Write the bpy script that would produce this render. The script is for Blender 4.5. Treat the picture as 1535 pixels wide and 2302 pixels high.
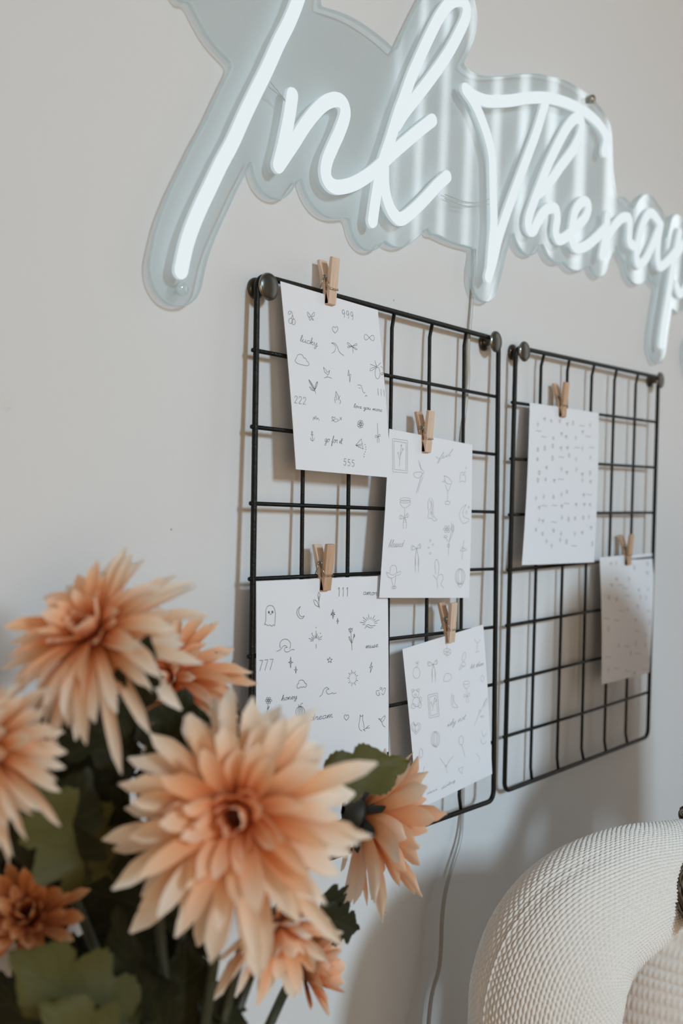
import bpy, bmesh, math, random
import numpy as np
from mathutils import Vector, Matrix
from mathutils.geometry import tessellate_polygon

for _o in list(bpy.data.objects):
    bpy.data.objects.remove(_o, do_unlink=True)
scene = bpy.context.scene
COL = scene.collection
rng = random.Random(7)
PI = math.pi

# ------------------------------------------------------------------ camera
W, H, F = 1535, 2302, 2399.0
CAM = np.array([-0.49933, -0.49667, 1.30132])
CR = np.array([0.64076346, -0.76681458, 0.03765096])
CU = np.array([-0.01881445, 0.03334281, 0.99926687])
CF = np.array([0.76750779, 0.64100208, -0.00693766])
cam_d = bpy.data.cameras.new('camera')
cam = bpy.data.objects.new('camera', cam_d)
COL.objects.link(cam)
cam.matrix_world = Matrix(((CR[0], CU[0], -CF[0], CAM[0]), (CR[1], CU[1], -CF[1], CAM[1]),
                           (CR[2], CU[2], -CF[2], CAM[2]), (0, 0, 0, 1)))
cam_d.sensor_fit = 'VERTICAL'
cam_d.sensor_height = 36.0
cam_d.sensor_width = 24.0
cam_d.lens = F / H * 36.0
cam_d.clip_start = 0.02
cam_d.dof.use_dof = True
cam_d.dof.focus_distance = 0.77
cam_d.dof.aperture_fstop = 5.6
scene.camera = cam

# ------------------------------------------------------------------ world, lamps, exposure
scene.view_settings.view_transform = 'Standard'
scene.view_settings.look = 'None'
scene.view_settings.exposure = 0.0
scene.view_settings.gamma = 1.0
scene.view_settings.use_curve_mapping = False
scene.cycles.use_denoising = True
scene.cycles.transparent_max_bounces = 16
scene.cycles.sample_clamp_indirect = 4.0
wd = bpy.data.worlds.new('room_light')
scene.world = wd
wd.use_nodes = True
# the unseen rest of the room: warm wooden lower half, cooler daylit upper half
_nt = wd.node_tree
_tc = _nt.nodes.new('ShaderNodeTexCoord')
_sx = _nt.nodes.new('ShaderNodeSeparateXYZ')
_mr = _nt.nodes.new('ShaderNodeMapRange')
_mr.inputs[1].default_value, _mr.inputs[2].default_value = -0.35, 0.45
_cr = _nt.nodes.new('ShaderNodeValToRGB')
_cr.color_ramp.elements[0].color = (0.68, 0.39, 0.135, 1)
_cr.color_ramp.elements[1].color = (0.115, 0.15, 0.175, 1)
_nt.links.new(_tc.outputs['Generated'], _sx.inputs[0])
_nt.links.new(_sx.outputs['Z'], _mr.inputs[0])
_nt.links.new(_mr.outputs[0], _cr.inputs[0])
_nt.links.new(_cr.outputs[0], _nt.nodes['Background'].inputs[0])
_nt.nodes['Background'].inputs[1].default_value = 1.0


def area(name, loc, target, power, sx, sy, color, spread=180):
    d = bpy.data.lights.new(name, 'AREA')
    d.shape = 'RECTANGLE'
    d.spread = math.radians(spread)
    d.size, d.size_y, d.energy, d.color = sx, sy, power, color
    o = bpy.data.objects.new(name, d)
    COL.objects.link(o)
    o.location = loc
    o.rotation_euler = (Vector(target) - Vector(loc)).to_track_quat('-Z', 'Y').to_euler()
    return o


area('ceiling_lamp', (-0.32, -2.45, 2.1), (0.40, 0, 1.06), 6.5, 0.36, 0.36, (0.68, 0.895, 1.07), 76)
area('left_fill', (-1.35, -2.2, 1.25), (0.40, 0, 1.0), 2.9, 0.9, 0.9, (1.0, 0.86, 0.70), 100)  # soft fill added from the left to brighten flowers and warm the shadows
area('side_window_daylight', (2.15, -1.05, 1.7), (0.3, 0, 1.4), 1.2, 0.9, 1.4, (0.93, 0.98, 1.0))

ZT = 1.45           # height of the first grid's top wire
WALL = 0.0098       # face of the wall


def ray(x, y):
    return CF + CR * (x - W / 2) / F - CU * (y - H / 2) / F


def at_z(x, y, z):
    return Vector(CAM + ray(x, y) * z)


def at_Y(x, y, Y):
    d = ray(x, y)
    return Vector(CAM + d * (Y - CAM[1]) / d[1])


# ------------------------------------------------------------------ materials
def new_mat(name):
    m = bpy.data.materials.new(name)
    m.use_nodes = True
    nt = m.node_tree
    return m, nt, nt.nodes.get('Principled BSDF'), nt.nodes.get('Material Output')


def plain(name, col, rough=0.5, metal=0.0, spec=0.5, noise=0.0, scale=40.0, bump=0.0, bscale=200.0, sheen=0.0):
    m, nt, b, out = new_mat(name)
    b.inputs['Base Color'].default_value = (*col, 1)
    b.inputs['Roughness'].default_value = rough
    b.inputs['Metallic'].default_value = metal
    b.inputs['Specular IOR Level'].default_value = spec
    if sheen:
        b.inputs['Sheen Weight'].default_value = sheen
    tc = nt.nodes.new('ShaderNodeTexCoord')
    if noise:
        n = nt.nodes.new('ShaderNodeTexNoise')
        n.inputs['Scale'].default_value = scale
        n.inputs['Detail'].default_value = 4
        r = nt.nodes.new('ShaderNodeMix')
        r.data_type = 'RGBA'
        r.inputs[6].default_value = (*[max(0, c * (1 - noise)) for c in col], 1)
        r.inputs[7].default_value = (*[min(1, c * (1 + noise)) for c in col], 1)
        nt.links.new(tc.outputs['Object'], n.inputs['Vector'])
        nt.links.new(n.outputs['Fac'], r.inputs[0])
        nt.links.new(r.outputs[2], b.inputs['Base Color'])
    if bump:
        n2 = nt.nodes.new('ShaderNodeTexNoise')
        n2.inputs['Scale'].default_value = bscale
        n2.inputs['Detail'].default_value = 3
        bp = nt.nodes.new('ShaderNodeBump')
        bp.inputs['Strength'].default_value = bump
        bp.inputs['Distance'].default_value = 0.002
        nt.links.new(tc.outputs['Object'], n2.inputs['Vector'])
        nt.links.new(n2.outputs['Fac'], bp.inputs['Height'])
        nt.links.new(bp.outputs['Normal'], b.inputs['Normal'])
    return m


def emit(name, col, s):
    m, nt, b, out = new_mat(name)
    e = nt.nodes.new('ShaderNodeEmission')
    e.inputs[0].default_value = (*col, 1)
    e.inputs[1].default_value = s
    nt.links.new(e.outputs[0], out.inputs[0])
    return m


def acrylic_mat():
    m, nt, b, out = new_mat('clear_acrylic')
    tr = nt.nodes.new('ShaderNodeBsdfTransparent')
    tr.inputs[0].default_value = (0.95, 0.975, 0.98, 1)
    gl = nt.nodes.new('ShaderNodeBsdfGlossy')
    gl.inputs['Roughness'].default_value = 0.025
    # reflect at the outer face only: facing angle -> reflectance, none when leaving the sheet
    lw = nt.nodes.new('ShaderNodeLayerWeight')
    lw.inputs[0].default_value = 0.5
    pw = nt.nodes.new('ShaderNodeMath'); pw.operation = 'POWER'; pw.inputs[1].default_value = 4.0
    nt.links.new(lw.outputs['Facing'], pw.inputs[0])
    ml = nt.nodes.new('ShaderNodeMath'); ml.operation = 'MULTIPLY_ADD'
    ml.inputs[1].default_value = 0.85; ml.inputs[2].default_value = 0.08
    nt.links.new(pw.outputs[0], ml.inputs[0])
    ge = nt.nodes.new('ShaderNodeNewGeometry')
    iv = nt.nodes.new('ShaderNodeMath'); iv.operation = 'SUBTRACT'; iv.inputs[0].default_value = 1.0
    nt.links.new(ge.outputs['Backfacing'], iv.inputs[1])
    fr = nt.nodes.new('ShaderNodeMath'); fr.operation = 'MULTIPLY'
    nt.links.new(ml.outputs[0], fr.inputs[0]); nt.links.new(iv.outputs[0], fr.inputs[1])
    mx = nt.nodes.new('ShaderNodeMixShader')
    df = nt.nodes.new('ShaderNodeBsdfDiffuse')
    df.inputs[0].default_value = (0.80, 0.88, 0.92, 1)
    mx0 = nt.nodes.new('ShaderNodeMixShader')
    mx0.inputs[0].default_value = 0.10
    nt.links.new(tr.outputs[0], mx0.inputs[1])
    nt.links.new(df.outputs[0], mx0.inputs[2])
    nt.links.new(fr.outputs[0], mx.inputs[0])
    nt.links.new(mx0.outputs[0], mx.inputs[1])
    nt.links.new(gl.outputs[0], mx.inputs[2])
    nt.links.new(mx.outputs[0], out.inputs[0])
    return m


def acrylic_edge_mat():
    m, nt, b, out = new_mat('acrylic_edge')
    tr = nt.nodes.new('ShaderNodeBsdfTransparent')
    tr.inputs[0].default_value = (0.88, 0.95, 0.97, 1)
    tl = nt.nodes.new('ShaderNodeBsdfTranslucent')
    tl.inputs[0].default_value = (0.80, 0.90, 0.93, 1)
    df = nt.nodes.new('ShaderNodeBsdfDiffuse')
    df.inputs[0].default_value = (0.78, 0.88, 0.91, 1)
    a = nt.nodes.new('ShaderNodeMixShader')
    c = nt.nodes.new('ShaderNodeMixShader')
    a.inputs[0].default_value = 0.5
    c.inputs[0].default_value = 0.45
    nt.links.new(tl.outputs[0], a.inputs[1])
    nt.links.new(df.outputs[0], a.inputs[2])
    nt.links.new(a.outputs[0], c.inputs[1])
    nt.links.new(tr.outputs[0], c.inputs[2])
    nt.links.new(c.outputs[0], out.inputs[0])
    return m


def soft_mat(name, ramp, transl=0.35, vein=False, rough=0.6, bump=0.25):
    """two-sided cloth: colour runs along UV.x (base to tip); UV.y shifts the ramp."""
    m, nt, b, out = new_mat(name)
    uv = nt.nodes.new('ShaderNodeUVMap')
    sp = nt.nodes.new('ShaderNodeSeparateXYZ')
    nt.links.new(uv.outputs[0], sp.inputs[0])
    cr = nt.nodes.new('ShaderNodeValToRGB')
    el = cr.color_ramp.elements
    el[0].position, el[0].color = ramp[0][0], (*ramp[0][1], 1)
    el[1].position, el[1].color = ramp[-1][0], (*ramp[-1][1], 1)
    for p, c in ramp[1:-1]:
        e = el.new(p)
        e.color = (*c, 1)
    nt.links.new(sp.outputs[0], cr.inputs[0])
    colout = cr.outputs[0]
    if vein:
        # side veins: chevrons off the midrib
        ab = nt.nodes.new('ShaderNodeMath'); ab.operation = 'ABSOLUTE'
        nt.links.new(sp.outputs[1], ab.inputs[0])
        ma = nt.nodes.new('ShaderNodeMath'); ma.operation = 'MULTIPLY_ADD'
        ma.inputs[1].default_value = -0.22
        nt.links.new(ab.outputs[0], ma.inputs[0]); nt.links.new(sp.outputs[0], ma.inputs[2])
        fr = nt.nodes.new('ShaderNodeMath'); fr.operation = 'PINGPONG'; fr.inputs[1].default_value = 0.075
        nt.links.new(ma.outputs[0], fr.inputs[0])
        lt = nt.nodes.new('ShaderNodeMath'); lt.operation = 'LESS_THAN'; lt.inputs[1].default_value = 0.008
        nt.links.new(fr.outputs[0], lt.inputs[0])
        l2 = nt.nodes.new('ShaderNodeMath'); l2.operation = 'LESS_THAN'; l2.inputs[1].default_value = 0.035
        nt.links.new(ab.outputs[0], l2.inputs[0])
        mxm = nt.nodes.new('ShaderNodeMath'); mxm.operation = 'MAXIMUM'
        nt.links.new(lt.outputs[0], mxm.inputs[0]); nt.links.new(l2.outputs[0], mxm.inputs[1])
        sc = nt.nodes.new('ShaderNodeMath'); sc.operation = 'MULTIPLY'; sc.inputs[1].default_value = 0.35
        nt.links.new(mxm.outputs[0], sc.inputs[0])
        mc = nt.nodes.new('ShaderNodeMix'); mc.data_type = 'RGBA'
        mc.inputs[7].default_value = (0.06, 0.062, 0.024, 1)
        nt.links.new(sc.outputs[0], mc.inputs[0]); nt.links.new(cr.outputs[0], mc.inputs[6])
        colout = mc.outputs[2]
    tl = nt.nodes.new('ShaderNodeBsdfTranslucent')
    nt.links.new(colout, tl.inputs[0])
    nt.links.new(colout, b.inputs['Base Color'])
    b.inputs['Roughness'].default_value = rough
    b.inputs['Specular IOR Level'].default_value = 0.14
    tc = nt.nodes.new('ShaderNodeTexCoord')
    n = nt.nodes.new('ShaderNodeTexNoise')
    n.inputs['Scale'].default_value = 300
    nt.links.new(tc.outputs['Object'], n.inputs['Vector'])
    bp = nt.nodes.new('ShaderNodeBump')
    bp.inputs['Strength'].default_value = bump
    bp.inputs['Distance'].default_value = 0.0006
    nt.links.new(n.outputs[0], bp.inputs['Height'])
    nt.links.new(bp.outputs[0], b.inputs['Normal'])
    mx = nt.nodes.new('ShaderNodeMixShader')
    mx.inputs[0].default_value = transl
    nt.links.new(b.outputs[0], mx.inputs[1])
    nt.links.new(tl.outputs[0], mx.inputs[2])
    nt.links.new(mx.outputs[0], out.inputs[0])
    return m


def wood_mat(name, c1, c2, scale=1.0):
    m, nt, b, out = new_mat(name)
    tc = nt.nodes.new('ShaderNodeTexCoord')
    mp = nt.nodes.new('ShaderNodeMapping')
    mp.inputs['Scale'].default_value = (420 * scale, 420 * scale, 40 * scale)
    n = nt.nodes.new('ShaderNodeTexNoise')
    n.inputs['Scale'].default_value = 1.0
    n.inputs['Detail'].default_value = 5
    cr = nt.nodes.new('ShaderNodeValToRGB')
    cr.color_ramp.elements[0].position, cr.color_ramp.elements[0].color = 0.3, (*c1, 1)
    cr.color_ramp.elements[1].position, cr.color_ramp.elements[1].color = 0.7, (*c2, 1)
    nt.links.new(tc.outputs['Object'], mp.inputs[0])
    nt.links.new(mp.outputs[0], n.inputs['Vector'])
    nt.links.new(n.outputs[0], cr.inputs[0])
    nt.links.new(cr.outputs[0], b.inputs['Base Color'])
    b.inputs['Roughness'].default_value = 0.62
    return m


M = {}
M['wall'] = plain('wall_paint', (0.70, 0.698, 0.69), 0.75, noise=0.012, scale=3.0, bump=0.12, bscale=420)
M['side_wall'] = plain('side_wall_paint', (0.68, 0.66, 0.63), 0.8)
M['floor'] = wood_mat('floor_oak', (0.28, 0.17, 0.10), (0.42, 0.28, 0.17), 0.02)
M['ceiling'] = plain('ceiling_paint', (0.42, 0.44, 0.45), 0.8)
M['smudge'] = plain('wall_mark', (0.42, 0.40, 0.38), 0.8)
M['filler'] = plain('wall_filler', (0.76, 0.75, 0.73), 0.8, bump=0.6, bscale=900)
M['black'] = plain('black_powder_coat', (0.006, 0.0065, 0.005), 0.38, spec=0.22, bump=0.25, bscale=700)
M['knob'] = plain('dark_bronze_knob', (0.085, 0.083, 0.070), 0.30, metal=0.75, noise=0.25, scale=160)
M['knob_rim'] = plain('pale_knob_rim', (0.30, 0.30, 0.26), 0.22, metal=0.9)  # rim in a paler metal than the knob
M['paper'] = plain('card_paper', (0.79, 0.80, 0.825), 0.6, spec=0.3)
M['ink'] = plain('printed_ink', (0.085, 0.10, 0.105), 0.7)
M['ink_grey'] = plain('printed_ink_grey', (0.43, 0.445, 0.455), 0.7)  # faint print; part of the grey is card gloss put into the colour
M['ink_pale'] = plain('printed_ink_pale', (0.47, 0.48, 0.49), 0.7)
M['peg_light'] = wood_mat('birch_wood', (0.62, 0.44, 0.32), (0.72, 0.55, 0.42))
M['peg_warm'] = wood_mat('birch_wood_warm', (0.50, 0.30, 0.18), (0.62, 0.41, 0.27))
M['steel'] = plain('spring_steel', (0.45, 0.43, 0.36), 0.28, metal=1.0)
M['acrylic'] = acrylic_mat()
M['acrylic_edge'] = acrylic_edge_mat()
M['neon'] = emit('lit_neon', (0.885, 0.97, 1.0), 0.89)
M['neon_side'] = emit('lit_silicone_side', (0.80, 0.92, 0.95), 0.66)
M['clear_wire'] = plain('clear_wire', (0.52, 0.54, 0.53), 0.25)
M['cord'] = plain('clear_grey_cord', (0.42, 0.41, 0.37), 0.25, spec=0.7)
M['knit'] = plain('oatmeal_knit', (0.75, 0.715, 0.665), 0.9, spec=0.1, noise=0.10, scale=420, sheen=0.25)
M['skin'] = plain('skin', (0.62, 0.40, 0.30), 0.5)
M['trousers'] = plain('denim', (0.10, 0.13, 0.19), 0.85)
M['hair'] = plain('brown_hair', (0.075, 0.05, 0.03), 0.45, noise=0.3, scale=300)
M['eye'] = plain('eye_white', (0.8, 0.8, 0.78), 0.2)
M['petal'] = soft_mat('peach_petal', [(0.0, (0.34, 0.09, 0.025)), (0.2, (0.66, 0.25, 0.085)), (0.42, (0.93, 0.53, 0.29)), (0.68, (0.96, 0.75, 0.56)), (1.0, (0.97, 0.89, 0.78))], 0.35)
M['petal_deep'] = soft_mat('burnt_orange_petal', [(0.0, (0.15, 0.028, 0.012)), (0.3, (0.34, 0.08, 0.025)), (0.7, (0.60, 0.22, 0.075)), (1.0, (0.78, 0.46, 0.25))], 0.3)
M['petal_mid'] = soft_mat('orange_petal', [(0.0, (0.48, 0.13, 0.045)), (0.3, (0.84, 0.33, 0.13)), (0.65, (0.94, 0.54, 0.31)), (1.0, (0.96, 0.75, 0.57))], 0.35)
M['floret'] = plain('flower_eye', (0.11, 0.035, 0.016), 0.8, noise=0.4, scale=500)
M['leaf_dark_shaded'] = soft_mat('dark_shaded_leaf', [(0.0, (0.028, 0.028, 0.011)), (1.0, (0.023, 0.024, 0.011))], 0.18, vein=True, rough=0.5)  # dark leaf, with the shade inside the bunch put into its colour
M['leaf_olive_lit'] = soft_mat('lit_olive_leaf', [(0.0, (0.075, 0.070, 0.022)), (1.0, (0.125, 0.116, 0.038))], 0.25, vein=True, rough=0.5)  # leaves in the light: brighter tone and lit edges put into the ramp
M['stem'] = plain('green_stem', (0.034, 0.038, 0.018), 0.5, noise=0.2, scale=120)
M['calyx'] = plain('dark_calyx', (0.016, 0.015, 0.009), 0.6)
M['vase'] = plain('white_ceramic', (0.72, 0.71, 0.69), 0.2)
M['table'] = wood_mat('table_wood', (0.36, 0.23, 0.13), (0.48, 0.33, 0.2), 0.05)
M['stool'] = plain('stool_grey', (0.3, 0.3, 0.3), 0.6)
M['frame_white'] = plain('white_frame', (0.72, 0.72, 0.71), 0.4)
M['sky'] = emit('daylight_outside', (0.90, 0.96, 1.0), 3.6)
M['blind'] = plain('vertical_blind', (0.62, 0.62, 0.61), 0.7)


# ------------------------------------------------------------------ mesh helpers
class MB:
    def __init__(s):
        s.v, s.f, s.m, s.uv = [], [], [], []

    def add(s, vs, fs, mi=0, uvs=None):
        o = len(s.v)
        s.v += [tuple(p) for p in vs]
        s.uv += list(uvs) if uvs else [(0, 0)] * len(vs)
        for f in fs:
            s.f.append(tuple(o + i for i in f))
            s.m.append(mi)

    def tube(s, pts, rad, seg=10, closed=False, mi=0, caps=True):
        pts = [Vector(p) for p in pts]
        n = len(pts)
        rads = rad if isinstance(rad, (list, tuple)) else [rad] * n
        tans = []
        for i in range(n):
            a = pts[(i - 1) % n] if (closed or i > 0) else pts[i]
            b = pts[(i + 1) % n] if (closed or i < n - 1) else pts[i]
            t = (b - a)
            tans.append(t.normalized() if t.length > 1e-12 else Vector((0, 0, 1)))
        ref = Vector((0, 1, 0)) if abs(tans[0].y) < 0.9 else Vector((1, 0, 0))
        nrm = (ref - tans[0] * ref.dot(tans[0])).normalized()
        vs, fs = [], []
        for i in range(n):
            nrm = (nrm - tans[i] * nrm.dot(tans[i])).normalized()
            bi = tans[i].cross(nrm)
            for k in range(seg):
                a = 2 * PI * k / seg
                vs.append(pts[i] + (nrm * math.cos(a) + bi * math.sin(a)) * rads[i])
        for i in range(n if closed else n - 1):
            j = (i + 1) % n
            for k in range(seg):
                l = (k + 1) % seg
                fs.append((i * seg + k, i * seg + l, j * seg + l, j * seg + k))
        if caps and not closed:
            fs.append(tuple(range(seg - 1, -1, -1)))
            fs.append(tuple((n - 1) * seg + k for k in range(seg)))
        s.add(vs, fs, mi)

    def lathe(s, prof, origin, axis, seg=32, mi=0, mis=None):
        axis = Vector(axis).normalized()
        ref = Vector((0, 0, 1)) if abs(axis.z) < 0.9 else Vector((1, 0, 0))
        e1 = (ref - axis * ref.dot(axis)).normalized()
        e2 = axis.cross(e1)
        o = Vector(origin)
        base = len(s.v)
        vs = []
        for (r, h) in prof:
            for k in range(seg):
                a = 2 * PI * k / seg
                vs.append(o + axis * h + (e1 * math.cos(a) + e2 * math.sin(a)) * r)
        s.v += [tuple(p) for p in vs]
        s.uv += [(0, 0)] * len(vs)
        for i in range(len(prof) - 1):
            for k in range(seg):
                l = (k + 1) % seg
                s.f.append((base + i * seg + k, base + i * seg + l, base + (i + 1) * seg + l, base + (i + 1) * seg + k))
                s.m.append(mis[i] if mis else mi)

    def box(s, lo, hi, mi=0):
        x0, y0, z0 = lo
        x1, y1, z1 = hi
        vs = [(x0, y0, z0), (x1, y0, z0), (x1, y1, z0), (x0, y1, z0), (x0, y0, z1), (x1, y0, z1), (x1, y1, z1), (x0, y1, z1)]
        s.add(vs, [(0, 3, 2, 1), (4, 5, 6, 7), (0, 1, 5, 4), (1, 2, 6, 5), (2, 3, 7, 6), (3, 0, 4, 7)], mi)

    def build(s, name, mats, parent=None, smooth=True, bevel=0.0, fixn=False):
        me = bpy.data.meshes.new(name)
        me.from_pydata(s.v, [], s.f)
        for m in (mats if isinstance(mats, (list, tuple)) else [mats]):
            me.materials.append(m)
        me.polygons.foreach_set('material_index', s.m)
        if any(u != (0, 0) for u in s.uv):
            ul = me.uv_layers.new(name='UVMap')
            li = np.empty(len(me.loops), dtype=np.int32)
            me.loops.foreach_get('vertex_index', li)
            ul.data.foreach_set('uv', np.array(s.uv, dtype=np.float32)[li].ravel())
        if smooth:
            me.polygons.foreach_set('use_smooth', [True] * len(me.polygons))
        me.update()
        if fixn:
            bm = bmesh.new()
            bm.from_mesh(me)
            bmesh.ops.recalc_face_normals(bm, faces=bm.faces)
            bm.to_mesh(me)
            bm.free()
        o = bpy.data.objects.new(name, me)
        COL.objects.link(o)
        if bevel:
            b = o.modifiers.new('bevel', 'BEVEL')
            b.width = bevel
            b.segments = 2
            b.limit_method = 'ANGLE'
        if parent:
            o.parent = parent
        return o


def tag(o, label, cat, group=None):
    o['label'] = label
    o['category'] = cat
    if group:
        o['group'] = group
    return o


def thing(name, label, cat, loc=(0, 0, 0), group=None):
    o = bpy.data.objects.new(name, None)
    o.empty_display_size = 0.02
    COL.objects.link(o)
    o.location = loc
    return tag(o, label, cat, group)


def adopt(parent, child):
    """children were meshed in world coordinates: keep them there."""
    child.parent = parent
    child.matrix_parent_inverse = parent.matrix_basis.inverted()
    return child


def struct(o):
    o['kind'] = 'structure'
    return o


def catmull(p, n=8, closed=False):
    p = [np.array(q, float) for q in p]
    if len(p) < 3 and not closed:
        return p
    out = []
    N = len(p)
    rngi = range(N) if closed else range(N - 1)
    for i in rngi:
        p1, p2 = p[i], p[(i + 1) % N]
        p0 = p[(i - 1) % N] if (closed or i > 0) else 2 * p1 - p2
        p3 = p[(i + 2) % N] if (closed or i + 2 < N) else 2 * p2 - p1
        for k in range(n):
            t = k / n
            out.append(0.5 * ((2 * p1) + (-p0 + p2) * t + (2 * p0 - 5 * p1 + 4 * p2 - p3) * t * t + (-p0 + 3 * p1 - 3 * p2 + p3) * t ** 3))
    if not closed:
        out.append(p[-1])
    return out


# ------------------------------------------------------------------ the room
def slab(name, lo, hi, m):
    b = MB()
    b.box(lo, hi)
    return struct(b.build(name, m, smooth=False))


slab('wall_back', (-1.8, WALL, 0), (2.3, WALL + 0.12, 3.2), M['wall'])
slab('floor', (-1.8, -3.0, -0.06), (2.42, WALL + 0.12, 0), M['floor'])
slab('ceiling', (-1.8, -3.0, 3.2), (2.42, WALL + 0.12, 3.28), M['ceiling'])
# right-hand wall with a window in it
wr = MB()
wr.box((2.3, -3.0, 0), (2.42, -1.75, 3.2))
wr.box((2.3, -0.62, 0), (2.42, WALL + 0.12, 3.2))
wr.box((2.3, -1.75, 0), (2.42, -0.62, 0.7))
wr.box((2.3, -1.75, 3.05), (2.42, -0.62, 3.2))
struct(wr.build('wall_right', M['side_wall'], smooth=False))
wn = MB()
for lo, hi in (((2.32, -1.75, 0.7), (2.38, -0.62, 0.75)), ((2.32, -1.75, 3.0), (2.38, -0.62, 3.05)),
               ((2.32, -1.75, 0.75), (2.38, -1.70, 3.0)), ((2.32, -0.67, 0.75), (2.38, -0.62, 3.0))):
    wn.box(lo, hi)
win = struct(wn.build('window_1', M['frame_white'], smooth=False))
pn = MB()
pn.box((2.36, -1.70, 0.75), (2.37, -0.67, 3.0))
pn.build('window_pane', M['sky'], win, smooth=False)
vb = thing('vertical_blind', 'white vertical blind across the side window', 'blind', (2.28, -1.18, 3.06))
hb = MB()
hb.box((2.25, -1.78, 3.04), (2.295, -0.59, 3.08))
adopt(vb, hb.build('headrail', M['frame_white'], smooth=False))
for k in range(12):
    y = -1.72 + k * 0.096
    sb = MB()
    sb.add([(2.262, y, 0.70), (2.282, y + 0.052, 0.70), (2.282, y + 0.052, 3.04), (2.262, y, 3.04),
            (2.264, y - .001, 0.70), (2.284, y + 0.051, 0.70), (2.284, y + 0.051, 3.04), (2.264, y - .001, 3.04)],
           [(0, 1, 2, 3), (7, 6, 5, 4), (0, 4, 5, 1), (1, 5, 6, 2), (2, 6, 7, 3), (3, 7, 4, 0)])
    adopt(vb, sb.build('blind_slat', M['blind'], smooth=False))
bb = MB()
bb.box((-1.8, WALL - 0.012, 0), (2.3, WALL, 0.09))
struct(bb.build('baseboard_back', M['frame_white'], smooth=False))


# small marks on the wall belong to it
def wall_mark(px, py, r, m, name):
    c = at_Y(px, py, WALL)
    b = MB()
    b.lathe([(0.0, 0.0002), (r * .7, 0.0002), (r, 0.0)], c, (0, -1, 0), 14)
    o = b.build(name, m)
    o.parent = bpy.data.objects['wall_back']
    return o


wall_mark(885, 675, 0.0008, M['smudge'], 'nail_hole')
wall_mark(385, 1190, 0.0008, M['smudge'], 'nail_hole')
wall_mark(15, 908, 0.0042, M['filler'], 'filler_patch')


# ------------------------------------------------------------------ wire grid panels
def grid_panel(mat4, label):
    C = 0.05
    t = thing('wire_grid_panel', label, 'wire grid', (0, 0, 0), 'black wire grid panels on the wall')
    t.matrix_world = mat4
    R, RW = 0.0021, 0.00148
    wd_, ht = 6 * C, 8 * C
    cr = 0.0085
    pts = []
    for (cx, cz, a0) in ((wd_ - cr, -cr, 90), (wd_ - cr, -ht + cr, 0), (cr, -ht + cr, -90), (cr, -cr, -180)):
        for k in range(7):
            a = math.radians(a0 - 15 * k)
            pts.append((cx + cr * math.cos(a), 0, cz + cr * math.sin(a)))
    b = MB()
    b.tube(pts, R, 12, closed=True)
    b.build('frame', M['black'], t)
    r2 = random.Random(label)
    for i in range(1, 6):
        b = MB()
        x = i * C
        b.tube([(x + r2.uniform(-.0012, .0012), .0005, -.0008), (x, .0027, -0.012), (x + r2.uniform(-.001, .001), .0029, -ht * .5), (x + r2.uniform(-.0008, .0008), .0027, -ht + .012), (x + r2.uniform(-.0015, .0015), .0005, -ht + .0008)], RW, 10)
        b.build('vertical_wire', M['black'], t)
    for j in range(1, 8):
        b = MB()
        z = -j * C + r2.uniform(-.0007, .0007)
        b.tube([(-.0027, .0008, z), (wd_ * .5, .0003, z + r2.uniform(-.0008, .0008)), (wd_ + .0030, .0008, z)], RW, 10)
        b.build('horizontal_wire', M['black'], t)
    return t


m1 = Matrix.Translation((0, 0, ZT)) @ Matrix(((1, 0, 0), (0, 0.99949, 0.03199), (0, -0.03199, 0.99949))).to_4x4()
M2 = Matrix(((0.99963052, 0.01104806, -0.02483482), (-0.01104446, 0.99993897, 0.00028202), (0.02483642, 0, 0.99969153)))
m2 = Matrix.Translation((0.32917678, 0.0, ZT - 0.00217852)) @ M2.to_4x4()
grid_panel(m1, 'black wire grid panel on the left, four printed cards clipped to it')
grid_panel(m2, 'black wire grid panel on the right, two printed cards clipped to it')


def knob(px, py, Yh, bx, by, label):
    Yh = WALL - 0.0145
    tip = at_Y(px, py, Yh)
    base = at_Y(bx, by, WALL)
    base.y = WALL
    ax = Vector((0, -1, 0))
    L = WALL - Yh
    base = Vector((tip.x, WALL, tip.z))
    t = thing('wall_knob', label, 'knob', base, 'knobs holding the wire grids')
    b = MB()
    b.lathe([(0, 0), (.0066, 0), (.0072, .0008), (.0072, .0022), (.0055, .0032), (.0032, .0042), (.0029, L - .004), (.0034, L - .003)], base, ax)
    adopt(t, b.build('mounting_base', M['knob']))
    b = MB()
    b.lathe([(.003, L - .0034), (.0082, L - .0026), (.0092, L - .0016), (.0091, L - .0008), (.0083, L + .0000), (.0055, L + .0008), (.0028, L + .0012), (0, L + .0013)],
            base, ax, 40, mis=[0, 1, 1, 1, 0, 0, 0, 0])
    adopt(t, b.build('knob_head', [M['knob'], M['knob_rim']]))


knob(607, 644, -0.0125, 582, 642, 'dark bronze knob at the upper left corner of the left grid')
knob(1117, 768, -0.0125, 1093, 772, 'dark bronze knob at the upper right corner of the left grid')
knob(1181, 790, -0.0105, 1160, 793, 'dark bronze knob at the upper left corner of the right grid')
knob(1486, 855, -0.0100, 1465, 860, 'dark bronze knob at the upper right corner of the right grid')


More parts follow.
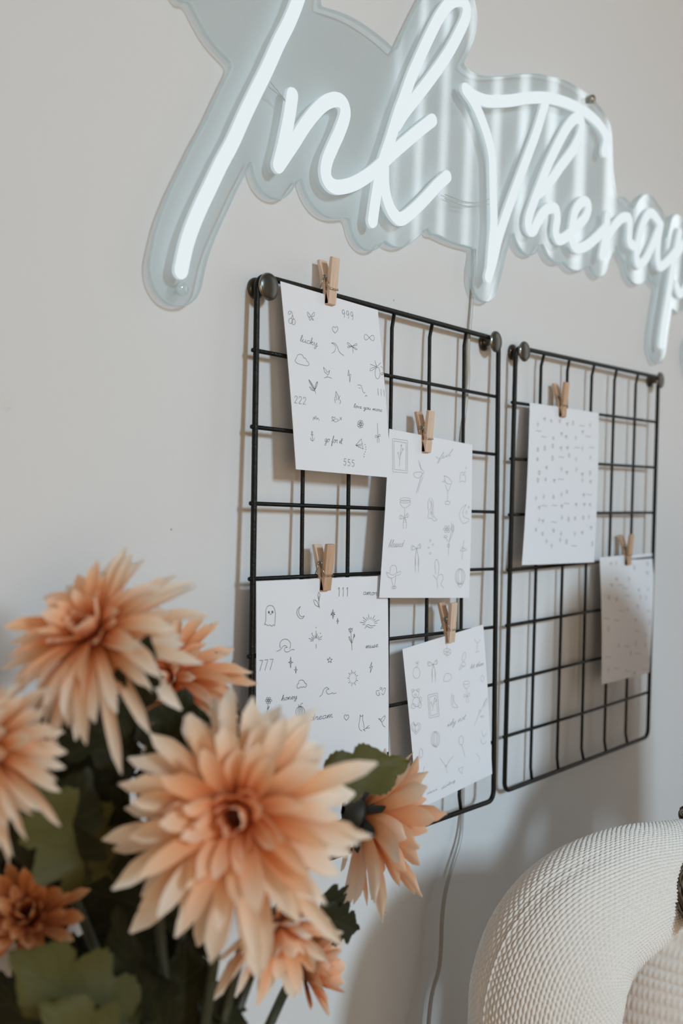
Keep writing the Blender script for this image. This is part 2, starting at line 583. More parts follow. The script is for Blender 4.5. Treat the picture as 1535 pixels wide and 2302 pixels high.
# ------------------------------------------------------------------ neon sign
YA_F, YA_B = 0.0006, 0.0050        # acrylic sheet, front and back
YT = -0.0042                         # front face of the tube
TW = 0.0104                          # tube width
STROKES = [
    ('I', [(905, -250), (840, -235), (770, -205), (715, -120), (690, -50), (674.6, 0), (655, 49), (632, 94.5), (606, 153), (577, 212), (554, 260.6), (528, 319), (502, 368), (476, 423), (453, 472), (433.5, 521), (422, 560), (412, 608)]),
    ('I', [(340, -150), (430, -185), (560, -205), (700, -215), (860, -200)]),
    ('n', [(662, 212), (655, 260.6), (642, 325.7), (631, 371)]),
    ('n', [(631, 371), (650, 343), (668, 316), (691, 280), (717, 247.5), (740, 228), (762.5, 222), (777, 233), (780.5, 257), (769, 293), (753, 329), (740, 361.6), (737, 391), (747, 412), (766, 419.5), (798, 413), (830, 395), (856, 374.6), (882, 348.5), (912, 322.5), (944, 295), (977, 269)]),
    ('k', [(842, 496), (850, 440), (860, 384), (869, 352), (882, 313), (899, 257), (912, 221.5), (928, 176), (947.6, 130), (970, 81), (993, 36), (1016, 6), (1038, -2), (1052, 12), (1051, 39), (1035.5, 75), (1013, 117), (987, 156), (960.6, 192), (934.5, 225), (912, 254), (896, 280)]),
    ('k', [(868, 374), (869, 417), (877.5, 456), (892, 483), (908.5, 491), (934.5, 472), (960.6, 446), (987, 417), (1009.5, 396)]),
    ('T', [(1050.6, 199), (1073, 216), (1104.5, 226), (1149.7, 225), (1191, 219), (1229.6, 218), (1264, 225), (1299, 239), (1330, 258), (1355, 284), (1366, 312), (1361.6, 341)]),
    ('T', [(1050.6, 199), (1070, 228.6), (1087, 267), (1101, 308.5), (1110, 350), (1112, 395), (1113, 447), (1114, 500), (1110, 552), (1106, 604), (1102, 622)]),
    ('T', [(1231, 226), (1212, 291), (1188, 357), (1167, 413), (1143, 479), (1125, 534), (1113, 586.5), (1102, 622)]),
    ('h', [(1216, 433.6), (1240, 409), (1264, 374.5), (1292, 336), (1309.5, 298), (1311, 272), (1298, 265), (1278, 287.6), (1257, 326), (1233, 378), (1215.7, 423), (1202, 460), (1192, 492), (1193, 513), (1203, 518), (1212, 500), (1224, 480), (1240, 467), (1254, 470), (1256.5, 492), (1253, 520), (1261, 538), (1278, 531), (1299, 510), (1320, 488), (1327, 461), (1314, 452), (1297, 475), (1290, 510), (1289, 538), (1301, 557), (1323, 551.7), (1347.7, 531), (1366, 511)]),
    ('r', [(1370, 484), (1365, 527), (1357, 574)]),
    ('r', [(1362, 555), (1371, 533), (1386, 506.5), (1404, 489), (1418, 491), (1419, 517), (1419, 542), (1428, 552)]),
    ('a', [(1486, 500), (1477, 486), (1467, 478), (1457, 487), (1446, 513), (1437, 552), (1435, 582), (1442, 594), (1455, 583), (1468, 556.5), (1478.7, 530), (1488.5, 506)]),
    ('a', [(1489.5, 504), (1485, 530), (1482, 563), (1483, 588), (1490, 599), (1507, 585), (1522, 566)]),
    ('p', [(1532, 522), (1524, 563), (1515.6, 606.5), (1505, 671.7), (1496, 726), (1490, 774)]),
    ('p', [(1524, 575), (1541, 548), (1556, 542), (1561, 565), (1555, 610), (1544, 648), (1532, 660), (1524, 640)]),
    ('y', [(1592, 560), (1586, 610), (1586, 650), (1596, 658), (1612, 630), (1622, 590)]),
    ('y', [(1626, 566), (1616, 640), (1604, 730), (1590, 800), (1574, 820), (1566, 795)]),
]


def to_plane(pts, Y):
    return [(lambda v: (v.x, v.z))(at_Y(x, y, Y)) for x, y in pts]


# build each path in the sign's own plane
paths = []
for letter, pts in STROKES:
    P = catmull(to_plane(pts, YT), 6)
    paths.append((letter, np.array(P)))


def neon_tube(b, P, w, y0, y1):
    """rounded-rectangle strip swept along P (x,z), from the sheet y0 out to the face y1"""
    hw = w / 2
    prof = [(-hw, y0), (-hw, y1 + .0022), (-hw * .90, y1 + .0009), (-hw * .62, y1 + .0002), (0, y1), (hw * .62, y1 + .0002), (hw * .90, y1 + .0009), (hw, y1 + .0022), (hw, y0)]
    k = len(prof)
    n = len(P)
    vs = []
    tang = np.zeros_like(P)
    for i in range(n):
        a, c = P[max(0, i - 1)], P[min(n - 1, i + 1)]
        t = c - a
        tang[i] = t / (np.linalg.norm(t) + 1e-12)
    rows = []
    # start cap (half turn), body, end cap
    def row(p, nx, nz, prf):
        return [(p[0] + nx * o, y, p[1] + nz * o) for o, y in prf]
    CAP = 6
    half = prof[4:]
    for i in range(n):
        nx, nz = -tang[i][1], tang[i][0]
        rows.append(row(P[i], nx, nz, prof))
    for r in rows:
        vs += r
    fs, mi = [], []
    for i in range(n - 1):
        for j in range(k - 1):
            fs.append((i * k + j, i * k + j + 1, (i + 1) * k + j + 1, (i + 1) * k + j))
            mi.append(1 if j in (0, k - 2) else 0)
    o = len(b.v)
    b.v += vs
    b.uv += [(0, 0)] * len(vs)
    for f, m_ in zip(fs, mi):
        b.f.append(tuple(o + q for q in f))
        b.m.append(m_)
    for end in (0, n - 1):
        t = tang[end] * (-1 if end == 0 else 1)
        ang0 = math.atan2(t[1], t[0])
        vs = []
        for c in range(CAP + 1):
            a = ang0 - PI / 2 + PI * c / CAP
            vs += [(P[end][0] + math.cos(a) * od, y, P[end][1] + math.sin(a) * od) for od, y in half]
        kk = len(half)
        fs2, m2_ = [], []
        for c in range(CAP):
            for j in range(kk - 1):
                b_ = (c * kk + j, c * kk + j + 1, (c + 1) * kk + j + 1, (c + 1) * kk + j)
                fs2.append(b_)
                m2_.append(1 if j == kk - 2 else 0)
        o = len(b.v)
        b.v += vs
        b.uv += [(0, 0)] * len(vs)
        for f, m_ in zip(fs2, m2_):
            b.f.append(tuple(o + q for q in f))
            b.m.append(m_)


# acrylic outline: offset of the lettering, filled, traced as one contour
def sd_poly(px, pz, poly):
    d = np.full(px.shape, 1e9)
    inside = np.zeros(px.shape, bool)
    n = len(poly)
    for i in range(n):
        a, c = poly[i], poly[(i + 1) % n]
        d = np.minimum(d, seg_dist(px, pz, a, c))
        cond = ((a[1] > pz) != (c[1] > pz))
        with np.errstate(divide='ignore', invalid='ignore'):
            xi = (c[0] - a[0]) * (pz - a[1]) / (c[1] - a[1] + 1e-15) + a[0]
        inside ^= cond & (px < xi)
    return np.where(inside, -d, d)


def seg_dist(px, pz, a, c):
    ex, ez = c[0] - a[0], c[1] - a[1]
    L2 = ex * ex + ez * ez + 1e-15
    t = np.clip(((px - a[0]) * ex + (pz - a[1]) * ez) / L2, 0, 1)
    return np.hypot(px - a[0] - t * ex, pz - a[1] - t * ez)


GX = np.arange(-0.26, 1.12, 0.0025)
GZ = np.arange(1.40, 1.98, 0.0025)
gx, gz = np.meshgrid(GX, GZ, indexing='ij')
sd = np.full(gx.shape, 1e9)
MARGIN = 0.0212
for _, P in paths:
    Q = P[::2] if len(P) > 8 else P
    Q = np.vstack([Q, P[-1:]])
    for i in range(len(Q) - 1):
        sd = np.minimum(sd, seg_dist(gx, gz, Q[i], Q[i + 1]) - MARGIN)
FILLS = [
    [(372, -110), (405, -4), (428, 1), (440, 25), (470, 80), (505, 122), (533, 143), (600, 150), (690, -10), (760, -190), (420, -200)],
    [(690, 5), (726, 14), (765, 26), (800, 42), (850, 76), (893, 118), (930, 200), (800, 330), (690, 330), (610, 200)],
    [(900, 300), (960, 505), (985, 528), (1020, 545), (1064, 557), (1110, 560), (1130, 300), (1060, 172), (960, 200)],
    [(1060, 178), (1105, 184), (1150, 180), (1200, 175), (1250, 172), (1300, 195), (1335, 222), (1365, 262), (1376, 300), (1379, 380), (1384, 458), (1330, 500), (1180, 480), (1100, 300)],
]
for poly in FILLS:
    sd = np.minimum(sd, sd_poly(gx, gz, to_plane(catmull(poly, 4, closed=True), YA_F)))


def contour(sd, X, Z):
    """marching squares at 0, returns closed loops"""
    nx, nz = sd.shape
    seg = {}
    S = sd < 0
    def ix(i, j, e):
        # e 0: edge along x from (i,j); 1: edge along z from (i,j)
        return (i, j, e)
    act = S[:-1, :-1].astype(int) + 2 * S[1:, :-1] + 4 * S[1:, 1:] + 8 * S[:-1, 1:]
    tbl = {1: [(3, 0)], 2: [(0, 1)], 3: [(3, 1)], 4: [(1, 2)], 5: [(3, 2), (1, 0)], 6: [(0, 2)], 7: [(3, 2)], 8: [(2, 3)], 9: [(2, 0)], 10: [(0, 3), (2, 1)], 11: [(2, 1)], 12: [(1, 3)], 13: [(1, 0)], 14: [(0, 3)]}
    for i, j in np.argwhere((act > 0) & (act < 15)):
        i, j = int(i), int(j)
        e = [(i, j, 0), (i + 1, j, 1), (i, j + 1, 0), (i, j, 1)]
        for a, c in tbl[int(act[i, j])]:
            seg[e[a]] = e[c]
    def pos(e):
        i, j, k = e
        if k == 0:
            a, c = sd[i, j], sd[i + 1, j]
            return (X[i] + (X[i + 1] - X[i]) * a / (a - c), Z[j])
        a, c = sd[i, j], sd[i, j + 1]
        return (X[i], Z[j] + (Z[j + 1] - Z[j]) * a / (a - c))
    loops = []
    while seg:
        s0, nx_ = next(iter(seg.items()))
        loop = [s0]
        del seg[s0]
        cur = nx_
        while cur in seg:
            loop.append(cur)
            cur = seg.pop(cur)
        loops.append(np.array([pos(e) for e in loop]))
    return loops


loops = contour(sd, GX, GZ)
def area2(L):
    return 0.5 * np.sum(L[:, 0] * np.roll(L[:, 1], -1) - np.roll(L[:, 0], -1) * L[:, 1])
loops = sorted(loops, key=lambda L: -abs(area2(L)))
outer = loops[0]
for _ in range(2):
    outer = 0.5 * outer + 0.25 * (np.roll(outer, 1, 0) + np.roll(outer, -1, 0))
if area2(outer) < 0:
    outer = outer[::-1]

sign = thing('neon_sign', 'white lit neon script sign on clear acrylic above the wire grids', 'neon sign', (0.3, WALL, 1.62))
ab = MB()
n = len(outer)
# inner inset for a small polished chamfer
nxt = np.roll(outer, -1, 0) - np.roll(outer, 1, 0)
nr = np.stack([nxt[:, 1], -nxt[:, 0]], 1)
nr /= np.linalg.norm(nr, axis=1)[:, None] + 1e-12
ins = outer - nr * 0.0007
rings = [(ins, YA_F), (outer, YA_F + .0007), (outer, YA_B - .0007), (ins, YA_B)]
for L, y in rings:
    ab.v += [(p[0], y, p[1]) for p in L]
    ab.uv += [(0, 0)] * n
for r in range(3):
    for i in range(n):
        j = (i + 1) % n
        ab.f.append((r * n + i, (r + 1) * n + i, (r + 1) * n + j, r * n + j))
        ab.m.append(1)
tri = tessellate_polygon([[Vector((p[0], p[1], 0)) for p in ins]])
for t3 in tri:
    ab.f.append(tuple(t3))
    ab.m.append(0)
    ab.f.append(tuple(3 * n + q for q in reversed(t3)))
    ab.m.append(0)
adopt(sign, ab.build('acrylic_backing', [M['acrylic'], M['acrylic_edge']], smooth=False, fixn=True))
for letter, P in paths:
    b = MB()
    neon_tube(b, P, TW, YA_F - .0001, YT)
    adopt(sign, b.build('neon_tube', [M['neon'], M['neon_side']], fixn=True))
# stand-off screws and the thin jumper wires between letters
for (x, y, m) in ((1327, 224, 'steel'), (405, 650, 'acrylic')):
    c = at_Y(x, y, YA_F)
    b = MB()
    b.lathe([(.0, -.0045), (.0032, -.0042), (.0042, -.003), (.0042, 0), (.003, .0001), (.003, WALL - YA_F)], c, (0, 1, 0), 20)
    adopt(sign, b.build('standoff_screw', M[m]))
for pts in ([(608, 184), (625, 205), (646, 232)], [(604, 195), (630, 216), (648, 236)],
            [(1000, 437), (1040, 452), (1070, 455), (1101, 447)], [(1000, 446), (1040, 461), (1070, 464), (1101, 458)]):
    b = MB()
    b.tube(catmull([tuple(at_Y(x, y, YA_F - .002)) for x, y in pts], 5), 0.00032, 6)
    adopt(sign, b.build('jumper_wire', M['clear_wire']))

# supply cord hanging from the sign down the wall
cord_px = [(1066, 560, .008), (1064, 620, .008), (1058, 700, .008), (1052, 780, .008), (1052, 850, .008), (1044, 930, .008), (1036, 1010, .008), (1034, 1200, .008), (1031, 1381, .008), (1034, 1600, .008), (1040, 1750, .008), (1038, 1840, .006), (1033, 1890, .004), (1017, 1945, .003), (1002, 2000, .002), (994, 2060, .001), (991, 2130, .001), (986, 2180, .001), (972, 2230, .001), (965, 2280, .001), (962, 2340, .001), (960, 2500, .004), (960, 2800, .006)]
b = MB()
b.tube(catmull([tuple(at_Y(x, y, Y)) for x, y, Y in cord_px], 6), 0.0017, 8)
tag(b.build('power_cord', M['cord']), 'thin clear grey power cord hanging down the wall behind the left grid', 'cord')


# ------------------------------------------------------------------ handwriting
GL = {
    'a': (1.0, [[(.75, .85), (.4, 1), (.08, .6), (.15, .1), (.45, .05), (.72, .5), (.75, .95), (.75, .2), (.98, .1)]]),
    'b': (.8, [[(0, .3), (.3, 1.2), (.4, 2), (.2, 1.9), (.15, .6), (.2, .05), (.55, .1), (.6, .7), (.3, .75)]]),
    'c': (.75, [[(.65, .8), (.4, 1), (.1, .6), (.15, .1), (.45, 0), (.75, .2)]]),
    'd': (1.0, [[(.7, .85), (.4, 1), (.1, .5), (.2, .05), (.5, .15), (.72, .8), (.85, 2), (.75, .3), (.98, .1)]]),
    'e': (.8, [[(0, .3), (.4, .5), (.6, .85), (.4, 1), (.15, .6), (.2, .1), (.5, 0), (.8, .25)]]),
    'f': (.7, [[(.1, .2), (.4, 1), (.6, 1.9), (.45, 2), (.35, 1.2), (.25, -.9), (.4, -.8), (.45, .1), (.72, .3)]]),
    'g': (.95, [[(.75, .85), (.4, 1), (.08, .6), (.2, .1), (.5, .1), (.75, .9), (.7, -.7), (.4, -1), (.25, -.6), (.95, .15)]]),
    'h': (.9, [[(0, .2), (.3, 1.2), (.45, 2), (.28, 1.9), (.15, 0), (.3, .7), (.55, 1), (.65, .6), (.65, .1), (.9, .1)]]),
    'i': (.45, [[(0, .2), (.2, 1), (.2, .1), (.45, .1)], [(.26, 1.5), (.3, 1.6)]]),
    'k': (.85, [[(0, .2), (.3, 1.2), (.42, 2), (.25, 1.9), (.15, 0)], [(.15, .4), (.55, 1), (.6, .7), (.25, .5), (.6, .05), (.85, .1)]]),
    'l': (.5, [[(0, .2), (.3, 1.1), (.42, 1.9), (.28, 2), (.15, 1), (.2, .1), (.5, .1)]]),
    'm': (1.2, [[(0, .2), (.15, 1), (.15, 0), (.3, .8), (.5, 1), (.55, 0), (.7, .8), (.9, 1), (.97, .1), (1.2, .1)]]),
    'n': (.85, [[(0, .2), (.15, 1), (.15, 0), (.35, .85), (.55, 1), (.62, .1), (.85, .1)]]),
    'o': (.9, [[(.5, 1), (.15, .8), (.1, .3), (.4, 0), (.7, .4), (.55, 1), (.5, .9), (.9, .8)]]),
    'r': (.75, [[(0, .2), (.15, 1), (.3, .85), (.55, .95), (.45, .3), (.6, .05), (.78, .15)]]),
    's': (.7, [[(0, .15), (.35, 1), (.5, .4), (.3, 0), (.05, .1), (.7, .2)]]),
    't': (.6, [[(0, .2), (.35, 1.7), (.25, .3), (.4, 0), (.62, .15)], [(.05, 1.15), (.6, 1.2)]]),
    'u': (.95, [[(0, .3), (.15, 1), (.12, .2), (.35, 0), (.65, .5), (.7, 1), (.7, .1), (.95, .1)]]),
    'v': (.85, [[(0, .7), (.15, 1), (.3, .05), (.6, .9), (.88, .85)]]),
    'w': (1.1, [[(0, .7), (.12, 1), (.2, .1), (.5, .8), (.6, .1), (.9, .95), (1.1, .85)]]),
    'y': (.95, [[(0, .4), (.15, 1), (.2, .2), (.45, .1), (.7, 1), (.65, -.6), (.35, -1), (.3, -.6), (.95, .15)]]),
    ' ': (.7, []),
}
DG = {
    '1': [[(.2, .8), (.5, 1), (.5, 0)]],
    '2': [[(.1, .75), (.3, 1), (.65, .95), (.7, .65), (.1, 0)], [(.1, 0), (.75, 0)]],
    '5': [[(.7, 1), (.25, 1)], [(.25, 1), (.2, .55)], [(.2, .55), (.55, .6), (.72, .3), (.5, 0), (.1, .1)]],
    '7': [[(.1, 1), (.8, 1)], [(.8, 1), (.2, 0)]],
    '9': [[(.72, .7), (.5, 1), (.18, .85), (.2, .55), (.5, .45), (.72, .7), (.72, .35), (.6, 0)]],
}


def write(txt, x0, y0, x1, y1, xh, slant=.25):
    adv = sum(GL[c][0] for c in txt)
    dx, dy = (x1 - x0) / adv, (y1 - y0) / adv
    out, a = [], 0
    for c in txt:
        w_, ss = GL[c]
        for s_ in ss:
            out.append([(x0 + (a + x) * dx + y * slant * xh * .6, y0 + (a + x) * dy - y * xh) for x, y in s_])
        a += w_
    return out


def digits(txt, x0, yt, x1, yb, dy=0, slant=0):
    out = []
    n_ = len(txt)
    cw = (x1 - x0) / n_
    for i, c in enumerate(txt):
        for s_ in DG[c]:
            out.append([(x0 + cw * (i + x) + slant * y, yb + dy * (i + x) - (yb - yt) * y) for x, y in s_])
    return out


def oval(cx, cy, rx, ry, a0=0, a1=360, n_=14, rot_=0):
    o_ = []
    c, s_ = math.cos(math.radians(rot_)), math.sin(math.radians(rot_))
    for k in range(n_ + 1):
        a = math.radians(a0 + (a1 - a0) * k / n_)
        x, y = rx * math.cos(a), ry * math.sin(a)
        o_.append((cx + x * c - y * s_, cy + x * s_ + y * c))
    return o_


def rays_(cx, cy, r0, r1, n_, a0=0, a1=360, ry=1.0):
    o_ = []
    for k in range(n_):
        a = math.radians(a0 + (a1 - a0) * k / n_)
        q = r1 * (1 if k % 2 else .75)
        o_.append([(cx + r0 * math.cos(a), cy + r0 * ry * math.sin(a)), (cx + q * math.cos(a), cy + q * ry * math.sin(a))])
    return o_


def petals_(cx, cy, r, n_, ry=1.0):
    o_ = [oval(cx, cy, r * .22, r * .22 * ry)]
    for k in range(n_):
        a = 2 * PI * k / n_
        o_.append(oval(cx + .62 * r * math.cos(a), cy + .62 * r * ry * math.sin(a), r * .36, r * .24 * ry, rot_=math.degrees(a)))
    return o_


def spark(cx, cy, r):
    return [[(cx, cy - r), (cx + r * .12, cy - r * .12), (cx + r * .45, cy), (cx + r * .12, cy + r * .12), (cx, cy + r), (cx - r * .12, cy + r * .12), (cx - r * .45, cy), (cx - r * .12, cy - r * .12), (cx, cy - r)]]


def heart(cx, cy, r):
    return [[(cx, cy + r), (cx - r * .7, cy + r * .1), (cx - r * .65, cy - r * .6), (cx - r * .3, cy - r * .8), (cx, cy - r * .4), (cx + r * .3, cy - r * .8), (cx + r * .65, cy - r * .6), (cx + r * .7, cy + r * .1), (cx, cy + r)]]


def bow(cx, cy, r, tail=2.5):
    return [[(cx, cy), (cx - r, cy - r * .7), (cx - r * 1.1, cy + r * .3), (cx, cy)], [(cx, cy), (cx + r * .7, cy - r * 1.1), (cx + r * .9, cy - r * .2), (cx, cy)],
            [(cx, cy), (cx - r * .3, cy + r * tail * .5), (cx - r * .2, cy + r * tail)], [(cx, cy), (cx + r * .5, cy + r * tail * .5), (cx + r * .4, cy + r * tail)]]


def stamp(pts, cx, cy, h):
    o_ = [[pts[k], pts[(k + 1) % 4]] for k in range(4)]
    (ax, ay), (bx, by), (qx, qy), (dx, dy) = pts
    def edge(p, q, n_):
        r_ = []
        for k in range(n_ * 2 + 1):
            t = k / (n_ * 2)
            nx_, ny_ = (q[1] - p[1]), -(q[0] - p[0])
            l = math.hypot(nx_, ny_)
            e = (4 if k % 2 else 0)
            r_.append((p[0] + (q[0] - p[0]) * t + nx_ / l * e, p[1] + (q[1] - p[1]) * t + ny_ / l * e))
        return r_
    k = 12
    big = [(ax - k, ay - k * 1.6), (bx + k, by - k * 1.6), (qx + k, qy + k * 1.6), (dx - k, dy + k * 1.6)]
    for p, q, n_ in ((big[0], big[1], 8), (big[1], big[2], 14), (big[2], big[3], 8), (big[3], big[0], 14)):
        o_.append(edge(p, q, n_))
    o_ += [[(cx - 8, cy + h), (cx, cy), (cx + 12, cy - h)], [(cx, cy), (cx + 25, cy - h * .6)], [(cx - 4, cy + h * .4), (cx - 20, cy - h * .2)], oval(cx + 26, cy - h * .65, 5, 8), oval(cx - 21, cy - h * .28, 4, 7), oval(cx + 12, cy - h, 4, 8)]
    return o_


def zoomed(ox, oy, k, strokes):
    return [[(ox + x / k, oy + y / k) for x, y in s_] for s_ in strokes]


K4 = 1535 / 360.0
K5 = 1535 / 400.0
D1 = [oval(478, 690, 19, 26), oval(505, 700, 18, 27), [(485, 665), (496, 632), (485, 600), (462, 598), (455, 620), (470, 627), (482, 605)], [(496, 632), (507, 672)],
      [(675, 650), (645, 605), (640, 617), (650, 650), (675, 650)], [(662, 655), (655, 670), (668, 685), (676, 660)], [(675, 650), (695, 615), (708, 610), (705, 640), (678, 655)], [(678, 660), (690, 668), (697, 685), (680, 672)]]
D1 += digits('999', 970, 578, 1090, 655, 10) + heart(905, 773, 36)
D1 += [[(1232 + 48 * math.cos(t) , 850 + 6 * math.cos(t) + 38 * math.sin(t) * math.cos(t) * 1.4) for t in [2 * PI * k / 24 for k in range(25)]]]
D1 += write('lucky', 565, 885, 735, 935, 30) + [[(870, 905), (900, 920), (908, 950), (895, 985), (872, 1000)], [(868, 902), (900, 905), (925, 940), (945, 990), (985, 1023)]]
D1 += [[(1065, 932), (1030, 900), (1020, 905), (1040, 930), (1065, 932), (1025, 937), (1030, 950), (1065, 935), (1105, 908), (1110, 925), (1065, 935), (1112, 958), (1102, 968), (1065, 935)], [(1070, 935), (1077, 1000)]]
D1 += [[(515, 1070), (530, 1045), (540, 1020), (565, 1010), (590, 1020), (600, 1045), (620, 1050), (630, 1075), (650, 1095), (645, 1118), (610, 1118), (560, 1105), (530, 1092), (515, 1070)]]
D1 += [[(790, 1135), (800, 1180), (828, 1205), (820, 1235)], [(790, 1135), (810, 1158), (822, 1178), (835, 1182), (848, 1165), (842, 1197), (830, 1207)], [(795, 1240), (830, 1228), (870, 1243)]]
D1 += [[(1030, 1160), (1022, 1215)], [(1022, 1215), (1038, 1210)], [(1038, 1210), (1042, 1280)], [(1042, 1280), (1053, 1205)], [(1053, 1205), (1038, 1205)], [(1038, 1205), (1030, 1160)]]
D1 += [[(1283, 1068), (1300, 1130)], [(1340, 1090), (1300, 1130), (1245, 1170), (1240, 1150), (1300, 1125)], [(1240, 1105), (1290, 1125)], oval(1308, 1190, 24, 55), oval(1340, 1170, 25, 40, -100, 80), oval(1352, 1197, 12, 10)]
D1 += [[(718, 1390), (705, 1355), (660, 1290), (650, 1255), (690, 1310), (705, 1355)], [(705, 1355), (712, 1300), (732, 1272), (728, 1310), (705, 1355)], [(700, 1360), (670, 1330), (655, 1325), (675, 1352), (705, 1362)], [(652, 1258), (704, 1352)], [(730, 1275), (706, 1352)]]
D1 += digits('222', 508, 1408, 632, 1475, 6) + [[(910, 1365), (903, 1420), (897, 1440), (905, 1478)], [(912, 1370), (935, 1420), (925, 1448)], [(948, 1405), (938, 1440), (956, 1460), (945, 1487)], [(915, 1400), (915, 1440), (905, 1450)]]
D1 += [[(1115, 1305), (1150, 1310), (1160, 1345), (1175, 1380), (1190, 1378)], [(1125, 1330), (1145, 1338)], [(1185, 1415), (1200, 1403), (1206, 1418)]]
D1 += [[(1310, 1336), (1316, 1403)], [(1340, 1342), (1344, 1408)], [(1367, 1348), (1372, 1416)]]
D1 += write('love you more', 1080, 1520, 1352, 1562, 19)
D1 += [[(690, 1645), (700, 1612), (708, 1632), (717, 1600), (728, 1636), (737, 1620), (752, 1648)], [(885, 1642), (872, 1622), (878, 1608), (888, 1618), (900, 1610), (900, 1630), (885, 1645), (868, 1650)], [(885, 1648), (912, 1658), (945, 1638)], [(948, 1615), (966, 1640)], [(966, 1612), (948, 1640)], oval(912, 1630, 2, 2), oval(928, 1632, 2, 2)]
D1 += petals_(1145, 1680, 30, 7, 1.45) + [oval(683, 1758, 7, 8), [(684, 1766), (689, 1838)], [(672, 1780), (698, 1782)], [(668, 1810), (675, 1830), (689, 1840), (702, 1830), (707, 1808)]]
D1 += write('go for it', 805, 1848, 972, 1868, 32) + [[(1102, 1882), (1155, 1820)], [(1155, 1820), (1175, 1917)], [(1175, 1917), (1102, 1882)], [(1102, 1882), (1168, 1868)], [(1102, 1882), (1160, 1888)]]
D1 += [oval(1192 + 8 * math.sin(k), 1875 + 23 * k, 2, 3) for k in range(6)]
D1 += [[(1307, 1670), (1315, 1797)]] + bow(1315, 1800, 22, 2.6) + digits('555', 985, 2008, 1102, 2070, 6)
D1 = zoomed(540, 560, K4, D1)

D3 = [[(230, 1465), (243, 1420), (243, 1350), (252, 1300), (285, 1280), (320, 1297), (335, 1350), (333, 1420), (328, 1472), (315, 1463), (300, 1478), (280, 1465), (262, 1472), (245, 1460), (230, 1465)],
      oval(273, 1345, 6, 10), oval(273, 1345, 2.5, 5), oval(307, 1343, 6, 10), oval(307, 1343, 2.5, 5), [(282, 1357), (291, 1367), (300, 1356)],
      [(580, 1288), (550, 1320), (545, 1360), (570, 1400), (600, 1402), (617, 1378)], [(617, 1378), (595, 1388), (570, 1370), (562, 1330), (580, 1288)],
      [(763, 1308), (755, 1240), (757, 1190)], [(757, 1240), (748, 1190), (757, 1155), (768, 1185), (757, 1240)], [(757, 1295), (722, 1275), (708, 1228), (740, 1245), (755, 1292)]]
D3 += digits('111', 930, 1112, 1050, 1195, 0, 3) + write('amor', 1178, 1178, 1312, 1185, 27)
D3 += spark(890, 1362, 46) + rays_(890, 1362, 5, 26, 8, 22) + spark(935, 1428, 28)
D3 += rays_(1240, 1455, 45, 95, 11, 172, 372, .95) + [[(1190, 1500), (1215, 1480), (1240, 1492), (1270, 1490)], [(1198, 1478), (1225, 1462), (1250, 1474), (1295, 1470)]]
D3 += rays_(727, 1615, 25, 75, 9, 178, 362, .95) + [[(727, 1520), (728, 1592)], [(727, 1645), (729, 1688)], oval(727, 1490, 2, 3), oval(770, 1545, 2, 3), oval(690, 1545, 2, 3)]
D3 += [[(1071, 1705), (1068, 1640), (1060, 1535)], [(1040, 1500), (1045, 1525), (1058, 1536), (1072, 1522), (1075, 1497), (1063, 1507), (1056, 1493), (1048, 1507), (1040, 1500)], [(1050, 1500), (1057, 1530), (1066, 1500)], [(1068, 1640), (1045, 1600), (1045, 1575), (1070, 1635)], [(1070, 1640), (1085, 1585), (1090, 1552), (1098, 1572), (1086, 1585)], [(1090, 1556), (1091, 1582)]]
D3 += [[(345, 1718), (385, 1700), (410, 1668), (437, 1663), (450, 1682)], [(450, 1682), (432, 1680), (421, 1700), (435, 1722), (465, 1718), (490, 1700), (520, 1702)], oval(430, 1655, 53, 55, -215, 40, 18)]
D3 += write('muse', 1200, 1690, 1318, 1675, 26) + digits('777', 172, 1805, 322, 1905, -5, 0)
D3 += spark(482, 1822, 54) + spark(532, 1893, 36) + [oval(482, 1822, 7, 9)]
st = [(858 + (26 if k % 2 == 0 else 11) * math.sin(PI * k / 5), 1800 - (30 if k % 2 == 0 else 12) * math.cos(PI * k / 5)) for k in range(11)]
D3 += [[st[k], st[k + 1]] for k in range(10)]
D3 += [[(1258, 1818), (1237, 1875)], [(1237, 1875), (1250, 1872)], [(1250, 1872), (1243, 1922)], [(1243, 1922), (1266, 1860)], [(1266, 1860), (1253, 1864)], [(1253, 1864), (1258, 1818)]]
D3 += rays_(1077, 1972, 30, 52, 18, 0, 360, 1.5)
D3 += [[(545, 2068), (545, 2035), (560, 2022), (562, 2000), (590, 1990), (612, 2002), (618, 2018), (635, 2030), (630, 2055), (615, 2060), (605, 2052), (595, 2064), (578, 2056), (565, 2068), (545, 2068)]]
D3 += [[(758, 2152), (785, 2128), (800, 2082), (830, 2062), (852, 2078)], [(852, 2078), (835, 2080), (825, 2100), (840, 2125), (870, 2120), (885, 2110), (890, 2122), (922, 2114)]]
D3 += [oval(1345, 2073, 10, 10), [(1330, 2095), (1305, 2095), (1300, 2120), (1315, 2140), (1332, 2135), (1325, 2110)], [(1355, 2100), (1375, 2070), (1388, 2075), (1380, 2110), (1365, 2135), (1352, 2120)]]
D3 += petals_(268, 2187, 32, 6, 1.1) + [[(265, 2218), (250, 2310)], [(255, 2275), (276, 2238), (266, 2268), (255, 2275)]]
D3 += write('honey', 392, 2190, 545, 2166, 26)
D3 = zoomed(540, 1060, K4, D3)
D3 += [oval(675, 1599, 10, 13), oval(675, 1599, 5.5, 13), oval(675, 1599, 1.8, 13), [(675, 1586), (677, 1580), (681, 1579)], [(673, 1586), (670, 1582)]] + write('dream', 697, 1619, 748, 1611, 7.5) + heart(779, 1611, 7)
